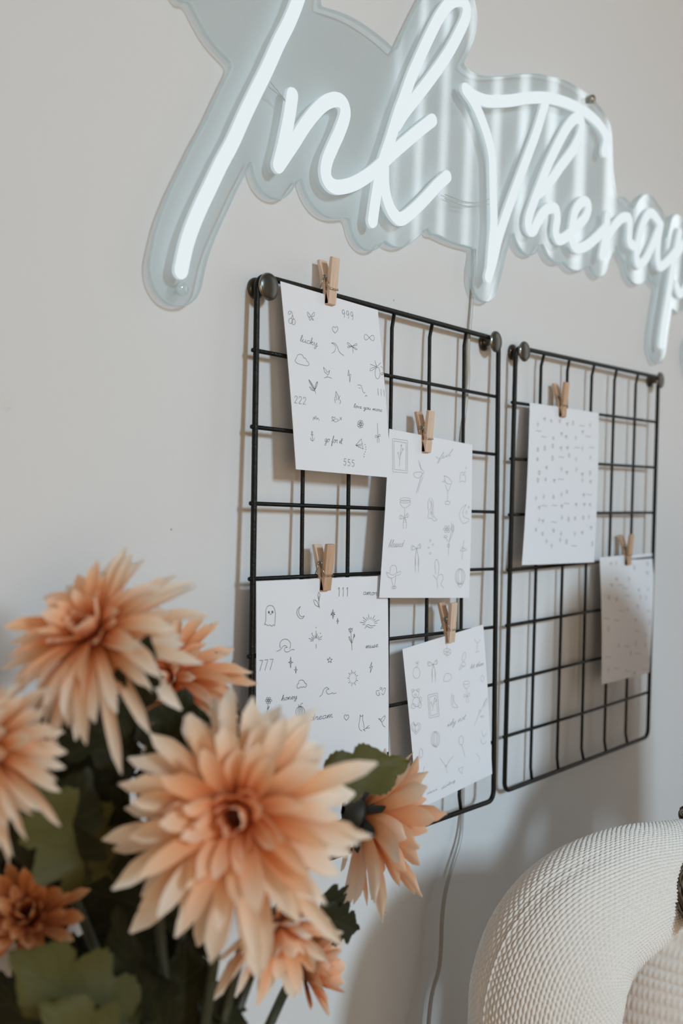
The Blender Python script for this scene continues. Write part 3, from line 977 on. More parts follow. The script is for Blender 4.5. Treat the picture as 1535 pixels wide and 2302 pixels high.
D3 += zoomed(760, 1560, K5, [[(190, 175), (188, 215), (180, 260), (186, 300), (207, 315)], [(190, 175), (198, 188), (208, 186), (214, 175), (212, 215), (222, 260), (225, 292)], [(215, 306), (245, 292), (272, 290)], [(240, 292), (258, 275), (270, 268)], [(222, 305), (235, 318)], [(345, 210), (372, 212), (385, 195), (403, 185), (397, 215), (375, 240)], [(350, 212), (372, 235), (385, 268), (405, 283)], [(372, 212), (368, 232)]])

D2 = zoomed(840, 600, K4, stamp([(192, 1662), (308, 1682), (304, 1938), (192, 1926)], 250, 1800, 95)
            + [[(425, 1840), (440, 1900), (475, 1950), (465, 1965), (440, 1950), (380, 1960), (390, 1995), (430, 2005), (465, 1965)], [(440, 1870), (448, 1930)], [(460, 1970), (430, 2050), (400, 2150)], [(470, 1990), (440, 2060), (415, 2140)]]
            + [[(665, 1985), (710, 2005), (745, 2055), (700, 2060), (665, 2020)], [(680, 2070), (705, 2130), (735, 2070)], [(705, 2130), (700, 2220)], oval(700, 2240, 24, 16), [(670, 1985), (680, 2040), (650, 2040)]]
            + [[(825, 1990), (830, 1960), (855, 1960), (870, 1990), (875, 2045), (845, 2035), (820, 2045), (825, 1990)], oval(853, 1980, 4, 4), oval(868, 1955, 4, 5), oval(880, 1918, 4, 5)]
            + write('ful', 605, 1845, 735, 1800, 30, .8) + [[(590, 1812), (610, 1818), (600, 1830)]]
            )
D2 += zoomed(840, 1100, K4, [oval(295, 75, 50, 16), oval(295, 95, 48, 14), [(246, 95), (252, 125), (290, 155), (340, 125), (345, 85)], [(290, 155), (290, 240)]] + bow(288, 250, 40, 2.6) + bow(288, 250, 28, 1.8)
             + [[(530, 55), (510, 120), (520, 190), (515, 250), (545, 255), (570, 280), (600, 268), (570, 240), (560, 190), (565, 110), (545, 60)], [(530, 80), (545, 130), (530, 180)], [(545, 90), (555, 150), (545, 200), (560, 250)], oval(545, 205, 9, 12)]
             + [[(880, 125), (830, 170), (815, 240), (850, 305), (900, 285), (910, 260)], [(880, 125), (850, 190), (855, 240), (905, 265)], oval(883, 200, 8, 12), oval(905, 150, 6, 9)]
             + petals_(695, 360, 38, 6) + [[(735, 285), (740, 350), (715, 500), (710, 615)], [(755, 330), (750, 400), (720, 470)], oval(752, 350, 10, 34), [(670, 430), (710, 480)], oval(682, 432, 18, 10), oval(710, 520, 10, 16)]
             + write('blessed', 135, 535, 275, 532, 36, .5) + bow(405, 548, 44, 5.4) + bow(405, 548, 34, 5.0)
             + [[(860, 465), (850, 540), (840, 660)], [(822, 570), (850, 545), (885, 560), (850, 575), (822, 570)], [(835, 530), (870, 555)], oval(535, 470, 8, 10), oval(560, 510, 6, 8), oval(535, 595, 8, 9), oval(520, 540, 6, 6)]
             + [[(118, 780), (150, 790), (160, 730), (190, 712), (215, 735), (220, 785), (258, 770), (245, 805), (205, 818), (180, 840), (140, 830), (118, 780)], [(150, 800), (185, 810), (225, 780)], [(165, 840), (185, 925)], [(210, 820), (198, 925)], oval(192, 935, 22, 14), oval(192, 935, 8, 10)]
             + [[(590, 655), (580, 700), (590, 800)], [(605, 660), (620, 720), (615, 800)], [(565, 810), (600, 860), (610, 940)], [(600, 860), (615, 815), (650, 805), (662, 850), (640, 900), (668, 940)], [(590, 655), (605, 660)]]
             + [oval(825, 825, 48, 78), oval(825, 825, 34, 72), oval(825, 825, 16, 74), [(790, 880), (825, 935), (860, 885)], [(800, 900), (845, 905)], [(810, 915), (835, 885)]])

D4 = zoomed(840, 1100, K4, [oval(700, 1565, 36, 34), [(695, 1500), (700, 1620)], [(665, 1555), (735, 1580)], [(672, 1590), (730, 1540)]]
             + [oval(405, 1770, 34, 55), [(400, 1715), (420, 1690), (410, 1655)], [(395, 1665), (415, 1680), (430, 1650)]]
             + bow(565, 1690, 44, 4.0) + bow(565, 1690, 34, 3.8)
             + [[(665, 1855), (668, 1815), (690, 1780), (725, 1785), (740, 1820), (715, 1850), (665, 1858)], oval(860, 1615, 16, 45, rot_=15), oval(855, 1690, 20, 22), [(835, 1690), (810, 1745), (860, 1700)]]
             + [[(960, 1440), (990, 1480), (1020, 1445)], [(990, 1480), (985, 1560)], [(968, 1572), (1010, 1562)]]
             + write('let them', 915, 1735, 1045, 1700, 24, .6)
             + [oval(395, 1975, 32, 36), oval(370, 1945, 12, 14), oval(420, 1940, 12, 14), oval(405, 2055, 38, 45), oval(375, 2095, 20, 24), oval(435, 2085, 18, 26), oval(440, 2030, 12, 24), oval(395, 1985, 10, 8)]
             + stamp([(525, 2010), (590, 1990), (605, 2170), (540, 2190)], 565, 2080, 60)
             + [[(740, 1975), (735, 2040), (745, 2100), (795, 2110), (790, 2090), (765, 2060), (758, 1985)], [(745, 1990), (752, 2040), (748, 2085)]]
             + [oval(882, 1870, 32, 16, rot_=-8), [(852, 1880), (860, 1910), (885, 1928), (912, 1890)], [(885, 1928), (888, 1985)]] + bow(888, 2000, 28, 2.4)
             + [[(1085, 2010), (1040, 2100), (990, 2200), (955, 2290)], [(1000, 2180), (1005, 2130), (1020, 2150)], oval(1065, 2060, 10, 40, rot_=25), [(1015, 2190), (1050, 2190), (1030, 2205), (1015, 2190)], oval(1035, 1830, 14, 30)]
             )
D4 += zoomed(760, 1560, K5, heart(665, 310, 55) + heart(665, 310, 38) + [[(645, 250), (668, 350)]] + [oval(832, 405, 38, 66), oval(832, 405, 24, 60), oval(832, 405, 10, 62), [(805, 450), (838, 475), (862, 445)]]
             + write('why not', 930, 305, 1085, 235, 28, .6) + [[(715, 870), (712, 760), (690, 660), (685, 590)], [(712, 760), (735, 660), (740, 635)], oval(710, 525, 15, 38), [(688, 600), (702, 560)]]
             + [oval(1055, 415, 20, 38), [(1060, 450), (1075, 500), (1090, 552)], [(925, 635), (890, 590), (870, 565)], [(925, 635), (960, 580), (990, 545)], oval(925, 635, 8, 8), [(925, 640), (935, 690)], [(1030, 655), (1075, 635)], [(1075, 635), (1060, 695)], [(1060, 695), (1030, 655)]]
             + [oval(1250, 410, 24, 32, 0, 200), [(1230, 330), (1250, 380), (1275, 350)], [(1185, 520), (1215, 560), (1210, 600)]]
             + write('dear', 760, 875, 850, 835, 14, .4) + write('darling', 885, 830, 1005, 760, 14, .4))


def scatter(x0, y0, x1, y1, nx_, ny_, seed, s_):
    r_ = random.Random(seed)
    o_ = []
    for i in range(nx_):
        for j in range(ny_):
            if r_.random() < .12:
                continue
            x = x0 + (x1 - x0) * (i + .5 + r_.uniform(-.3, .3)) / nx_
            y = y0 + (y1 - y0) * (j + .5 + r_.uniform(-.3, .3)) / ny_
            q = r_.random()
            if q < .3:
                o_ += [oval(x, y, s_ * .5, s_ * r_.uniform(.6, 1.3)), [(x, y - s_), (x + s_ * .3, y + s_ * 1.2)]]
            elif q < .55:
                o_ += [[(x - s_ * 1.6, y + s_ * .2), (x - s_ * .5, y - s_ * .3), (x + s_ * .4, y + s_ * .3), (x + s_ * 1.6, y - s_ * .2)]]
            elif q < .8:
                o_ += bow(x, y, s_ * .6, 2.5)
            else:
                o_ += [[(x, y - s_ * 1.6), (x + s_ * .2, y), (x - s_ * .1, y + s_ * 1.6)], [(x - s_ * .6, y - s_ * .5), (x, y + s_ * .3), (x + s_ * .7, y - s_ * .6)]]
    return o_


D5 = scatter(1196, 935, 1334, 1232, 8, 11, 5, 4.0)
D6 = scatter(1356, 1262, 1462, 1520, 5, 10, 8, 4.0)


# ------------------------------------------------------------------ printed cards
def homog(src):
    """pixel corners (TL, TR, BR, BL) -> unit square"""
    A, B = [], []
    for (x, y), (u, v) in zip(src, ((0, 0), (1, 0), (1, 1), (0, 1))):
        A += [[x, y, 1, 0, 0, 0, -u * x, -u * y], [0, 0, 0, x, y, 1, -v * x, -v * y]]
        B += [u, v]
    h = np.linalg.solve(np.array(A, float), np.array(B, float))
    return np.append(h, 1).reshape(3, 3)


def card(corners, label, strokes, ink, iw, curl=0.0014, clampu=0.5):
    pxs = [(c[0], c[1]) for c in corners]
    P = [np.array(at_Y(*c)) for c in corners]
    Hm = homog(pxs)

    def S(u, v):
        base = (P[0] * (1 - u) + P[1] * u) * (1 - v) + (P[3] * (1 - u) + P[2] * u) * v
        bow_ = -curl * (math.sin(PI * v) * .6 - .35 * ((u - clampu) ** 2) * v * 2)
        return base + np.array([0, bow_, 0])
    N = 28
    b = MB()
    vs = [S(i / N, j / N) for j in range(N + 1) for i in range(N + 1)]
    vb_ = [p + np.array([0, .00028, 0]) for p in vs]
    k = N + 1
    fs = [(j * k + i, (j + 1) * k + i, (j + 1) * k + i + 1, j * k + i + 1) for j in range(N) for i in range(N)]
    nb = k * k
    fs += [tuple(nb + q for q in reversed(f)) for f in fs]
    rim = [i for i in range(k)] + [j * k + N for j in range(1, k)] + [N * k + i for i in range(N - 1, -1, -1)] + [j * k for j in range(N - 1, 0, -1)]
    for a in range(len(rim)):
        c = rim[(a + 1) % len(rim)]
        fs.append((rim[a], c, nb + c, nb + rim[a]))
    b.add(vs + vb_, fs, 0)
    for s_ in strokes:
        pts = catmull(s_, 4) if len(s_) > 2 else [np.array(s_[0], float), np.array(s_[1], float)]
        q = []
        for p in pts:
            h = Hm @ np.array([p[0], p[1], 1.0])
            u, v = h[0] / h[2], h[1] / h[2]
            if not (0.005 < u < .995 and 0.005 < v < .995):
                continue
            q.append(S(u, v) + np.array([0, -.00012, 0]))
        if len(q) < 2:
            continue
        vs2, fs2 = [], []
        for i in range(len(q)):
            t = q[min(i + 1, len(q) - 1)] - q[max(i - 1, 0)]
            nn = np.array([t[2], 0, -t[0]])
            L = np.linalg.norm(nn)
            nn = nn / L if L > 1e-9 else np.array([1.0, 0, 0])
            vs2 += [q[i] + nn * iw / 2, q[i] - nn * iw / 2]
        for i in range(len(q) - 1):
            fs2.append((2 * i, 2 * i + 1, 2 * i + 3, 2 * i + 2))
        b.add(vs2, fs2, 1)
    o = b.build('printed_card', [M['paper'], ink], smooth=False)
    return tag(o, label, 'card', 'tattoo flash cards clipped to the grids')


card([(630, 632, -.0034), (849, 697, -.0034), (880, 1074, -.015), (666, 1055, -.015)], 'white card with 999, 222 and 555 hanging from the top wire of the left grid', D1, M['ink'], .00028)
card([(875, 964, -.0068), (1061.6, 1000, -.0068), (1054.6, 1344, -.013), (853, 1344, -.013)], 'white card with blessed, a cowboy hat and a stamp, right half of the left grid', D2, M['ink_grey'], .00036, .001)
card([(576, 1307, -.0088), (871, 1294, -.0088), (873.5, 1690, -.0145), (574, 1775, -.0145)], 'white card with a ghost, 777 and honey, lower left of the left grid', D3, M['ink'], .00034, .0008)
card([(904.5, 1459, -.0106), (1086, 1404, -.0106), (1106.6, 1740, -.0168), (938, 1821, -.0168)], 'tilted white card with a teddy bear and a heart, lower right of the left grid', D4, M['ink_grey'], .00034, .001)
card([(1191, 905, -.003), (1346, 928.5, -.003), (1336, 1264, -.011), (1174, 1270.5, -.011)], 'larger blurred white card clipped high on the right grid', D5, M['ink_pale'], .0007, .002)
card([(1348, 1253, -.003), (1470, 1243, -.003), (1460, 1512, -.012), (1353, 1539, -.012)], 'smaller blurred white card clipped low on the right grid', D6, M['ink_pale'], .0007, .002)


# ------------------------------------------------------------------ clothes pegs
def peg(px, py, Y, label, mat_f, mat_b, roll=0.0, k=1.0):
    """px,py: where the jaw bites, at depth Y (between the halves)"""
    g = at_Y(px, py, Y)
    t = thing('clothes_peg', label, 'clothes peg', g, 'wooden clothes pegs')
    w = 0.0041 * k
    # profile of one half in (out, up): straight inner jaw, tapering inner top, notched outside
    prof = [(0.0003, -.0092), (.0015, -.0098), (.0040, -.0092), (.0042, -.0002), (.0034, .0004), (.0034, .0014), (.0043, .0020), (.0044, .0232), (.0018, .0236), (.0016, .0215), (.0004, .0045), (.0014, .0020), (.0014, .0002), (.0003, -.0010)]
    prof = [(a * k, c * k) for a, c in prof]

    def half(sgn, lean, mat):
        b = MB()
        n_ = len(prof)
        ca, sa = math.cos(lean), math.sin(lean)
        piv = .004 * k
        vs = []
        for x in (-w, w):
            for (o_, z) in prof:
                zz = z - piv
                oo = o_ * ca + zz * sa if z > -1 else o_
                z2 = -o_ * sa * .4 + zz * ca + piv
                vs.append((x, sgn * oo, z2))
        fs = [tuple(range(n_)) if sgn > 0 else tuple(range(n_ - 1, -1, -1)), tuple(range(2 * n_ - 1, n_ - 1, -1)) if sgn > 0 else tuple(range(n_, 2 * n_))]
        for i in range(n_):
            j = (i + 1) % n_
            fs.append((i, n_ + i, n_ + j, j))
        b.add(vs, fs)
        o = b.build('wooden_half', mat, t, smooth=False, bevel=.0003, fixn=True)
        return o
    half(-1, 0.06, mat_f)
    half(1, 0.26, mat_b)
    b = MB()
    for x in (-w - .0004, w + .0004):
        c = Vector((x, 0.0006 * k, .0098 * k))
        pts = [(x, c.y + .0016 * k * math.cos(a), c.z + .0016 * k * math.sin(a)) for a in [2 * PI * q / 16 for q in range(16)]]
        b.tube(pts, .00035 * k, 6, closed=True)
        b.tube([(x, c.y + .0014 * k, c.z - .0008 * k), (x, .0048 * k, .0016 * k)], .0003 * k, 6)
        b.tube([(x, c.y - .0014 * k, c.z - .0008 * k), (x, -.0044 * k, .0009 * k)], .0003 * k, 6)
    b.tube([(-w - .0004, -.0043 * k, .0009 * k), (w + .0004, -.0043 * k, .0009 * k)], .0003 * k, 6)
    b.tube([(-w - .0004, .0048 * k, .0016 * k), (w + .0004, .0048 * k, .0016 * k)], .0003 * k, 6)
    b.tube([(-w, .0006 * k, .0098 * k), (w, .0006 * k, .0098 * k)], .0010 * k, 8)
    b.build('spring', M['steel'], t)
    t.rotation_euler = (0, roll, 0)
    return t


peg(740, 655, -.0045, 'pale wooden peg on the top wire of the left grid', M['peg_light'], M['peg_light'])
peg(956, 990, -.0080, 'wooden peg holding the card with the cowboy hat', M['peg_light'], M['peg_warm'])
peg(729, 1297, -.0098, 'wooden peg holding the card with the ghost', M['peg_warm'], M['peg_light'])
peg(1009, 1418, -.0118, 'leaning wooden peg holding the tilted card with the teddy bear', M['peg_light'], M['peg_warm'], -.05)
peg(1262, 915, -.0042, 'small blurred wooden peg high on the right grid', M['peg_warm'], M['peg_warm'])
peg(1409, 1250, -.0042, 'small blurred wooden peg low on the right grid', M['peg_warm'], M['peg_warm'])
# ------------------------------------------------------------------ the person in the knit sweater
def unit(v):
    v = np.array(v, float)
    return v / np.linalg.norm(v)


def knit_loft(b, secs, depth_k, nseg, nrow, ribs, rows, amp, dot_fn, back_flat=1.0, phase=0.0, seam=None):
    """secs: (px, py, half-width px, z, depth-scale); a tube lofted through the sections with real stitch relief"""
    P, Rr = [], []
    for (x, y, hw, z, dk) in secs:
        P.append(list(CAM + ray(x, y) * z) + [hw * z / F, dk])
    Q = np.array(catmull(P, 24))
    # resample evenly
    d = np.concatenate([[0], np.cumsum(np.linalg.norm(np.diff(Q[:, :3], axis=0), axis=1))])
    L = d[-1]
    s = np.linspace(0, L, nrow)
    C3 = np.stack([np.interp(s, d, Q[:, k]) for k in range(5)], 1)
    T = np.gradient(C3[:, :3], axis=0)
    T /= np.linalg.norm(T, axis=1)[:, None]
    view = -CF
    B = np.cross(T, view)
    B /= np.linalg.norm(B, axis=1)[:, None]       # in-picture side
    N = np.cross(B, T)                            # towards the camera
    th = np.linspace(0, 2 * PI, nseg, endpoint=False)
    u = th / (2 * PI)
    ct, st_ = np.cos(th), np.sin(th)
    # rib direction: lines of constant th run along the loft
    V = s / L
    uu, vv = np.meshgrid(u, V)
    rr = (uu * ribs + phase)
    col = np.floor(rr)
    prof_rib = np.abs(np.sin(PI * rr)) ** 0.7
    sv = vv * rows + 0.5 * (col % 2)
    stitch = np.abs(np.sin(PI * sv)) ** 0.6
    w = dot_fn(uu, vv)
    h = prof_rib * (1 - w + w * (0.25 + 0.75 * stitch))
    jit = np.random.RandomState(3).rand(nrow, nseg)
    h = amp * (h - 0.6) + amp * 0.22 * (jit - .5)
    rad = C3[:, 3][:, None]
    dk = C3[:, 4][:, None]
    pos = C3[:, None, :3] + B[:, None, :] * (ct[None, :, None] * (rad + h)[..., None]) + N[:, None, :] * (st_[None, :, None] * (rad * dk * depth_k + h)[..., None])
    if seam is not None:
        pos += seam(uu, vv)[..., None] * (B[:, None, :] * ct[None, :, None] + N[:, None, :] * st_[None, :, None])
    vs = pos.reshape(-1, 3)
    o = len(b.v)
    b.v += [tuple(p) for p in vs]
    b.uv += [(float(a), float(c)) for a, c in zip(uu.ravel(), vv.ravel())]
    i = np.arange(nrow - 1)[:, None] * nseg
    j = np.arange(nseg)[None, :]
    jn = (j + 1) % nseg
    quads = np.stack([i + j, i + jn, i + nseg + jn, i + nseg + j], -1).reshape(-1, 4) + o
    b.f += [tuple(q) for q in quads.tolist()]
    b.m += [0] * len(quads)


def smooth01(x, a, c):
    t = np.clip((x - a) / (c - a), 0, 1)
    return t * t * (3 - 2 * t)


neck = at_z(1790, 1850, .86)
Lx = np.array([0.95, -0.312, 0.0])       # to the person's left, i.e. to picture right
Fw = np.array([-0.312, -0.95, 0.0])      # the way the chest faces
nk = np.array(neck)


def pp(l, f, up):
    return tuple(nk + Lx * l + Fw * f + np.array([0, 0, up]))


def person():
    # one continuous body: skinned skeleton, head shaped on top, fused by a voxel remesh
    me = bpy.data.meshes.new('person')
    bm = bmesh.new()
    sk = bm.verts.layers.skin.verify()
    ids = {}
    SH, EL, CL = tuple(at_z(1320, 2075, .744)), tuple(at_z(1228, 2640, .72)), tuple(at_z(1540, 1955, .797))
    def v(name, co, r, root=False):
        p = bm.verts.new(co)
        d = p[sk]
        d.radius = (r, r) if not isinstance(r, tuple) else r
        d.use_root = root
        ids[name] = p
    def e(a, c):
        bm.edges.new((ids[a], ids[c]))
    v('pel', pp(0, -.02, -.52), (.13, .10), True)
    v('wai', pp(0, -.02, -.38), (.075, .06)); e('pel', 'wai')
    v('che', pp(0, -.02, -.17), (.075, .06)); e('wai', 'che')
    v('upc', pp(0, -.01, -.06), (.055, .045)); e('che', 'upc')
    v('nck', pp(0, .0, .02), .048); e('upc', 'nck')
    v('hed', pp(.032, .03, .095), .052); e('nck', 'hed')
    for sgn, n_ in ((-1, 'r'), (1, 'l')):
        v('cl' + n_, CL if sgn < 0 else pp(.11, -.005, -.035), .024); e('upc', 'cl' + n_)
        v('sh' + n_, SH if sgn < 0 else pp(.21, -.005, -.085), .034); e('cl' + n_, 'sh' + n_)
        v('el' + n_, EL if sgn < 0 else pp(.265, .01, -.28), .034); e('sh' + n_, 'el' + n_)
        v('wr' + n_, pp(sgn * .12, .24, -.42), .024); e('el' + n_, 'wr' + n_)
        v('pm' + n_, pp(sgn * .07, .29, -.45), (.034, .016)); e('wr' + n_, 'pm' + n_)
        for k in range(4):
            o_ = (k - 1.5) * .018
            ln = (.034, .042, .039, .030)[k]
            v('f%d%s' % (k, n_), pp(sgn * (.055 + o_), .33, -.455), .0085); e('pm' + n_, 'f%d%s' % (k, n_))
            v('g%d%s' % (k, n_), pp(sgn * (.053 + o_), .33 + ln, -.475), .0075); e('f%d%s' % (k, n_), 'g%d%s' % (k, n_))
        v('t' + n_, pp(sgn * .02, .285, -.445), .0095); e('pm' + n_, 't' + n_)
        v('u' + n_, pp(sgn * .005, .315, -.455), .008); e('t' + n_, 'u' + n_)
        v('hp' + n_, pp(sgn * .09, .02, -.55), .085); e('pel', 'hp' + n_)
        v('kn' + n_, pp(sgn * .11, .40, -.55), .058); e('hp' + n_, 'kn' + n_)
        v('an' + n_, pp(sgn * .11, .36, -nk[2] + .09), .036); e('kn' + n_, 'an' + n_)
        v('to' + n_, pp(sgn * .12, .50, -nk[2] + .035), .03); e('an' + n_, 'to' + n_)
    bm.to_mesh(me)
    bm.free()
    o = bpy.data.objects.new('person_skeleton', me)
    COL.objects.link(o)
    o.modifiers.new('skin', 'SKIN').use_smooth_shade = True
    sb = o.modifiers.new('sub', 'SUBSURF')
    sb.levels = 2
    dg = bpy.context.evaluated_depsgraph_get()
    m2_ = bpy.data.meshes.new_from_object(o.evaluated_get(dg))
    bpy.data.objects.remove(o, do_unlink=True)
    bm = bmesh.new()
    bm.from_mesh(m2_)
    # head: skull, jaw, nose, lips, ears
    hc = np.array(pp(.042, .045, .155))
    R3_ = np.stack([Lx, Fw, np.array([0, 0, 1.0])], 1)
    def blob(l, f, up, rl, rf, ru):
        r = bmesh.ops.create_uvsphere(bm, u_segments=24, v_segments=16, radius=1.0)
        for q in r['verts']:
            c = np.array(q.co)
            q.co = hc + R3_ @ np.array([l + c[0] * rl, f + c[1] * rf, up + c[2] * ru])
    blob(0, -.012, .025, .073, .090, .082)
    blob(0, .012, -.035, .058, .066, .068)
    blob(0, .050, -.080, .024, .026, .020)
    blob(0, .080, -.012, .010, .014, .022)
    blob(0, .090, -.026, .012, .012, .009)
    blob(0, .073, -.054, .021, .010, .005)
    blob(0, .073, -.062, .018, .010, .006)
    for sgn in (-1, 1):
        blob(sgn * .030, .068, .014, .022, .012, .006)
        blob(sgn * .072, -.012, -.012, .008, .016, .028)
    m3 = bpy.data.meshes.new('person')
    bm.to_mesh(m3)
    bm.free()
    o = bpy.data.objects.new('person', m3)
    COL.objects.link(o)
    rm = o.modifiers.new('fuse', 'REMESH')
    rm.mode = 'VOXEL'
    rm.voxel_size = 0.0055
    sm = o.modifiers.new('soft', 'SMOOTH')
    sm.iterations = 4
    sm.factor = 0.5
    dg = bpy.context.evaluated_depsgraph_get()
    m4 = bpy.data.meshes.new_from_object(o.evaluated_get(dg))
    bpy.data.objects.remove(o, do_unlink=True)
    m4.name = 'person'
    m4.materials.clear()
    m4.materials.append(M['skin'])
    m4.polygons.foreach_set('use_smooth', [True] * len(m4.polygons))
    o = bpy.data.objects.new('person', m4)
    COL.objects.link(o)
    tag(o, 'person in an oatmeal knit sweater sitting beside the wall, only the shoulder in view', 'person')
    # sweater: sleeve over the shoulder, body, far sleeve
    b = MB()
    SLEEVE = [(1228, 2720, 150, .72, .9), (1228, 2620, 168, .72, .88), (1222, 2400, 170, .72, .88), (1223, 2300, 169, .72, .88), (1230, 2225, 170, .721, .88),
              (1258, 2140, 166, .727, .88), (1318, 2062, 157, .74, .86), (1420, 2000, 139, .763, .84), (1540, 1960, 114, .795, .86), (1650, 1925, 92, .825, .9), (1790, 1890, 70, .86, 1.0)]
    knit_loft(b, SLEEVE, 1.0, 760, 900, 118, 125, 0.0016, lambda u, v: 1 - smooth01(v, .60, .80) * .85, phase=.3,
              seam=lambda u, v: .0010 * np.exp(-((u - .415 - .0 * v) / .004) ** 2) * (1 - smooth01(v, .45, .55)) - .0018 * np.exp(-((u - .415) / .02) ** 2 - ((v - .45) / .06) ** 2))
    BODY = [(1690, 3150, 400, .80, .64), (1690, 2700, 400, .80, .64), (1690, 2400, 400, .798, .64), (1690, 2290, 400, .798, .64), (1695, 2220, 390, .80, .64), (1708, 2150, 362, .805, .64),
            (1735, 2085, 310, .815, .64), (1760, 2015, 240, .83, .66), (1782, 1950, 145, .85, .7), (1790, 1890, 72, .86, .8)]
    # the body's ribs run round it: use rows for the ridges
    def body_relief(u, v):
        q = v * 105
        ridge = np.abs(np.sin(PI * q)) ** .7
        dots = np.abs(np.sin(PI * (u * 170 + .5 * (np.floor(q) % 2)))) ** .6
        return .0015 * (ridge * (.55 + .45 * dots) - .6)
    knit_loft(b, BODY, 1.0, 620, 620, 1, 1, 0.0, lambda u, v: 0 * u, seam=body_relief)
    # other sleeve, out of the picture
    def cam_px(p):
        d_ = np.array(p) - CAM
        z = d_ @ CF
        return (W / 2 + F * (d_ @ CR) / z, H / 2 - F * (d_ @ CU) / z, z)
    far = []
    for p, r_ in ((pp(.0, -.01, -.05), .035), (pp(.08, -.01, -.055), .05), (pp(.18, 0, -.075), .054), (pp(.25, .0, -.15), .054), (pp(.265, .01, -.28), .05), (pp(.20, .12, -.36), .045), (pp(.13, .23, -.42), .036)):
        x, y, z = cam_px(p)
        far.append((x, y, r_ * F / z, z, 1.0))
    knit_loft(b, far, 1.0, 200, 260, 60, 120, 0.0010, lambda u, v: .9 + 0 * u)
    near = []
    EL2 = tuple(at_z(1228, 2640, .72))
    E0, W0 = np.array(EL2), np.array(pp(-.12, .24, -.42))
    for p, r_ in ((tuple(E0 - (W0 - E0) * .12), .042), (tuple(E0), .050), (tuple(E0 * .6 + W0 * .4), .047), (tuple(E0 * .07 + W0 * .93), .036)):
        x, y, z = cam_px(p)
        near.append((x, y, r_ * F / z, z, 1.0))
    knit_loft(b, near, 1.0, 120, 120, 50, 60, 0.0010, lambda u, v: .9 + 0 * u)
    # the trunk under the near panel, closing the far side and the shoulders
    rings = [(-.56, .165, .11), (-.40, .175, .112), (-.25, .182, .112), (-.15, .18, .105), (-.09, .165, .088), (-.05, .125, .068), (-.015, .075, .055), (.0, .06, .052)]
    base_ = len(b.v)
    for up, a_, f_ in rings:
        for k in range(48):
            t_ = 2 * PI * k / 48
            ca, sa = math.cos(t_), math.sin(t_)
            b.v.append(pp((a_ * math.copysign(abs(ca) ** .85, ca)) + .012, f_ * math.copysign(abs(sa) ** .9, sa) - .012, up))
            b.uv.append((0, 0))
    for i in range(len(rings) - 1):
        for k in range(48):
            l_ = (k + 1) % 48
            b.f.append((base_ + i * 48 + k, base_ + i * 48 + l_, base_ + (i + 1) * 48 + l_, base_ + (i + 1) * 48 + k))
            b.m.append(0)
    b.build('sweater', M['knit'], o)
    # rolled collar
    b = MB()
    b.tube([pp(.062 * math.cos(a), .055 * math.sin(a) + .0, -.012 - .012 * math.sin(a)) for a in [2 * PI * k / 28 for k in range(28)]], .012, 10, closed=True)
    b.build('collar', M['knit'], o)
    # trousers
    b = MB()
    for sgn in (-1, 1):
        b.tube(catmull([pp(sgn * .06, -.03, -.50), pp(sgn * .09, .06, -.55), pp(sgn * .105, .25, -.55), pp(sgn * .11, .40, -.555), pp(sgn * .11, .385, -.68), pp(sgn * .11, .36, -nk[2] + .14)], 6), [.115] * 7 + [.095] * 6 + [.082] * 6 + [.07] * 6 + [.06] * 6, 20)
    b.build('trousers', M['trousers'], o)
    for sgn in (-1, 1):
        b = MB()
        c = hc + R3_ @ np.array([sgn * .029, .064, .003])
        b.lathe([(.0, .0112), (.0045, .0105), (.0078, .0080), (.0105, .0035), (.011, 0), (0, -.011)], c, Fw, 16, mis=[1, 0, 0, 0, 0])
        b.build('eye', [M['eye'], M['hair']], o)
    # hair: long loose waves, strands as tubes over a cap
    b = MB()
    r_ = random.Random(11)
    cap = []
    for i in range(13):
        for k in range(28):
            a, t_ = 2 * PI * k / 28, (i / 12) * 2.05
            l, f, up = .082 * math.sin(t_) * math.cos(a), -.014 + .098 * math.sin(t_) * math.sin(a), .025 + .092 * math.cos(t_)
            if f > .02 and up < .055:
                f = .02 + (f - .02) * .15
            cap.append(hc + R3_ @ np.array([l, f, up]))
    b.add(cap, [(i * 28 + k, i * 28 + (k + 1) % 28, (i + 1) * 28 + (k + 1) % 28, (i + 1) * 28 + k) for i in range(12) for k in range(28)])
    for k in range(420):
        a = r_.uniform(-PI * .12, PI * 1.12) + PI
        side = math.cos(a)
        p0 = np.array([.080 * side, -.014 + .094 * math.sin(a), .045 + r_.uniform(-.03, .03)])
        ln = r_.uniform(.15, .20)
        pts = []
        ph = r_.uniform(0, 6.28)
        out_ = r_.uniform(.0, .035) if side > -.35 else 0.0
        for q in range(9):
            t_ = q / 8
            wv = .007 * math.sin(ph + t_ * 11)
            pts.append(hc + R3_ @ (p0 + np.array([side * (out_ * t_ + (.012 * math.sin(t_ * PI) if side > -.35 else 0)) + wv * (1 if side > -.35 else .3), (math.sin(a) * .02 * t_ + (.035 * t_ if side > .6 else 0)) + wv * .6, -ln * t_])))
        b.tube(catmull(pts, 3), [.0046 * (1 - .75 * (i / 24.0) ** 2) + .0004 for i in range(25)], 5)
    # the waves that fall over the near shoulder
    b.build('hair', M['hair'], o)
    b = MB()
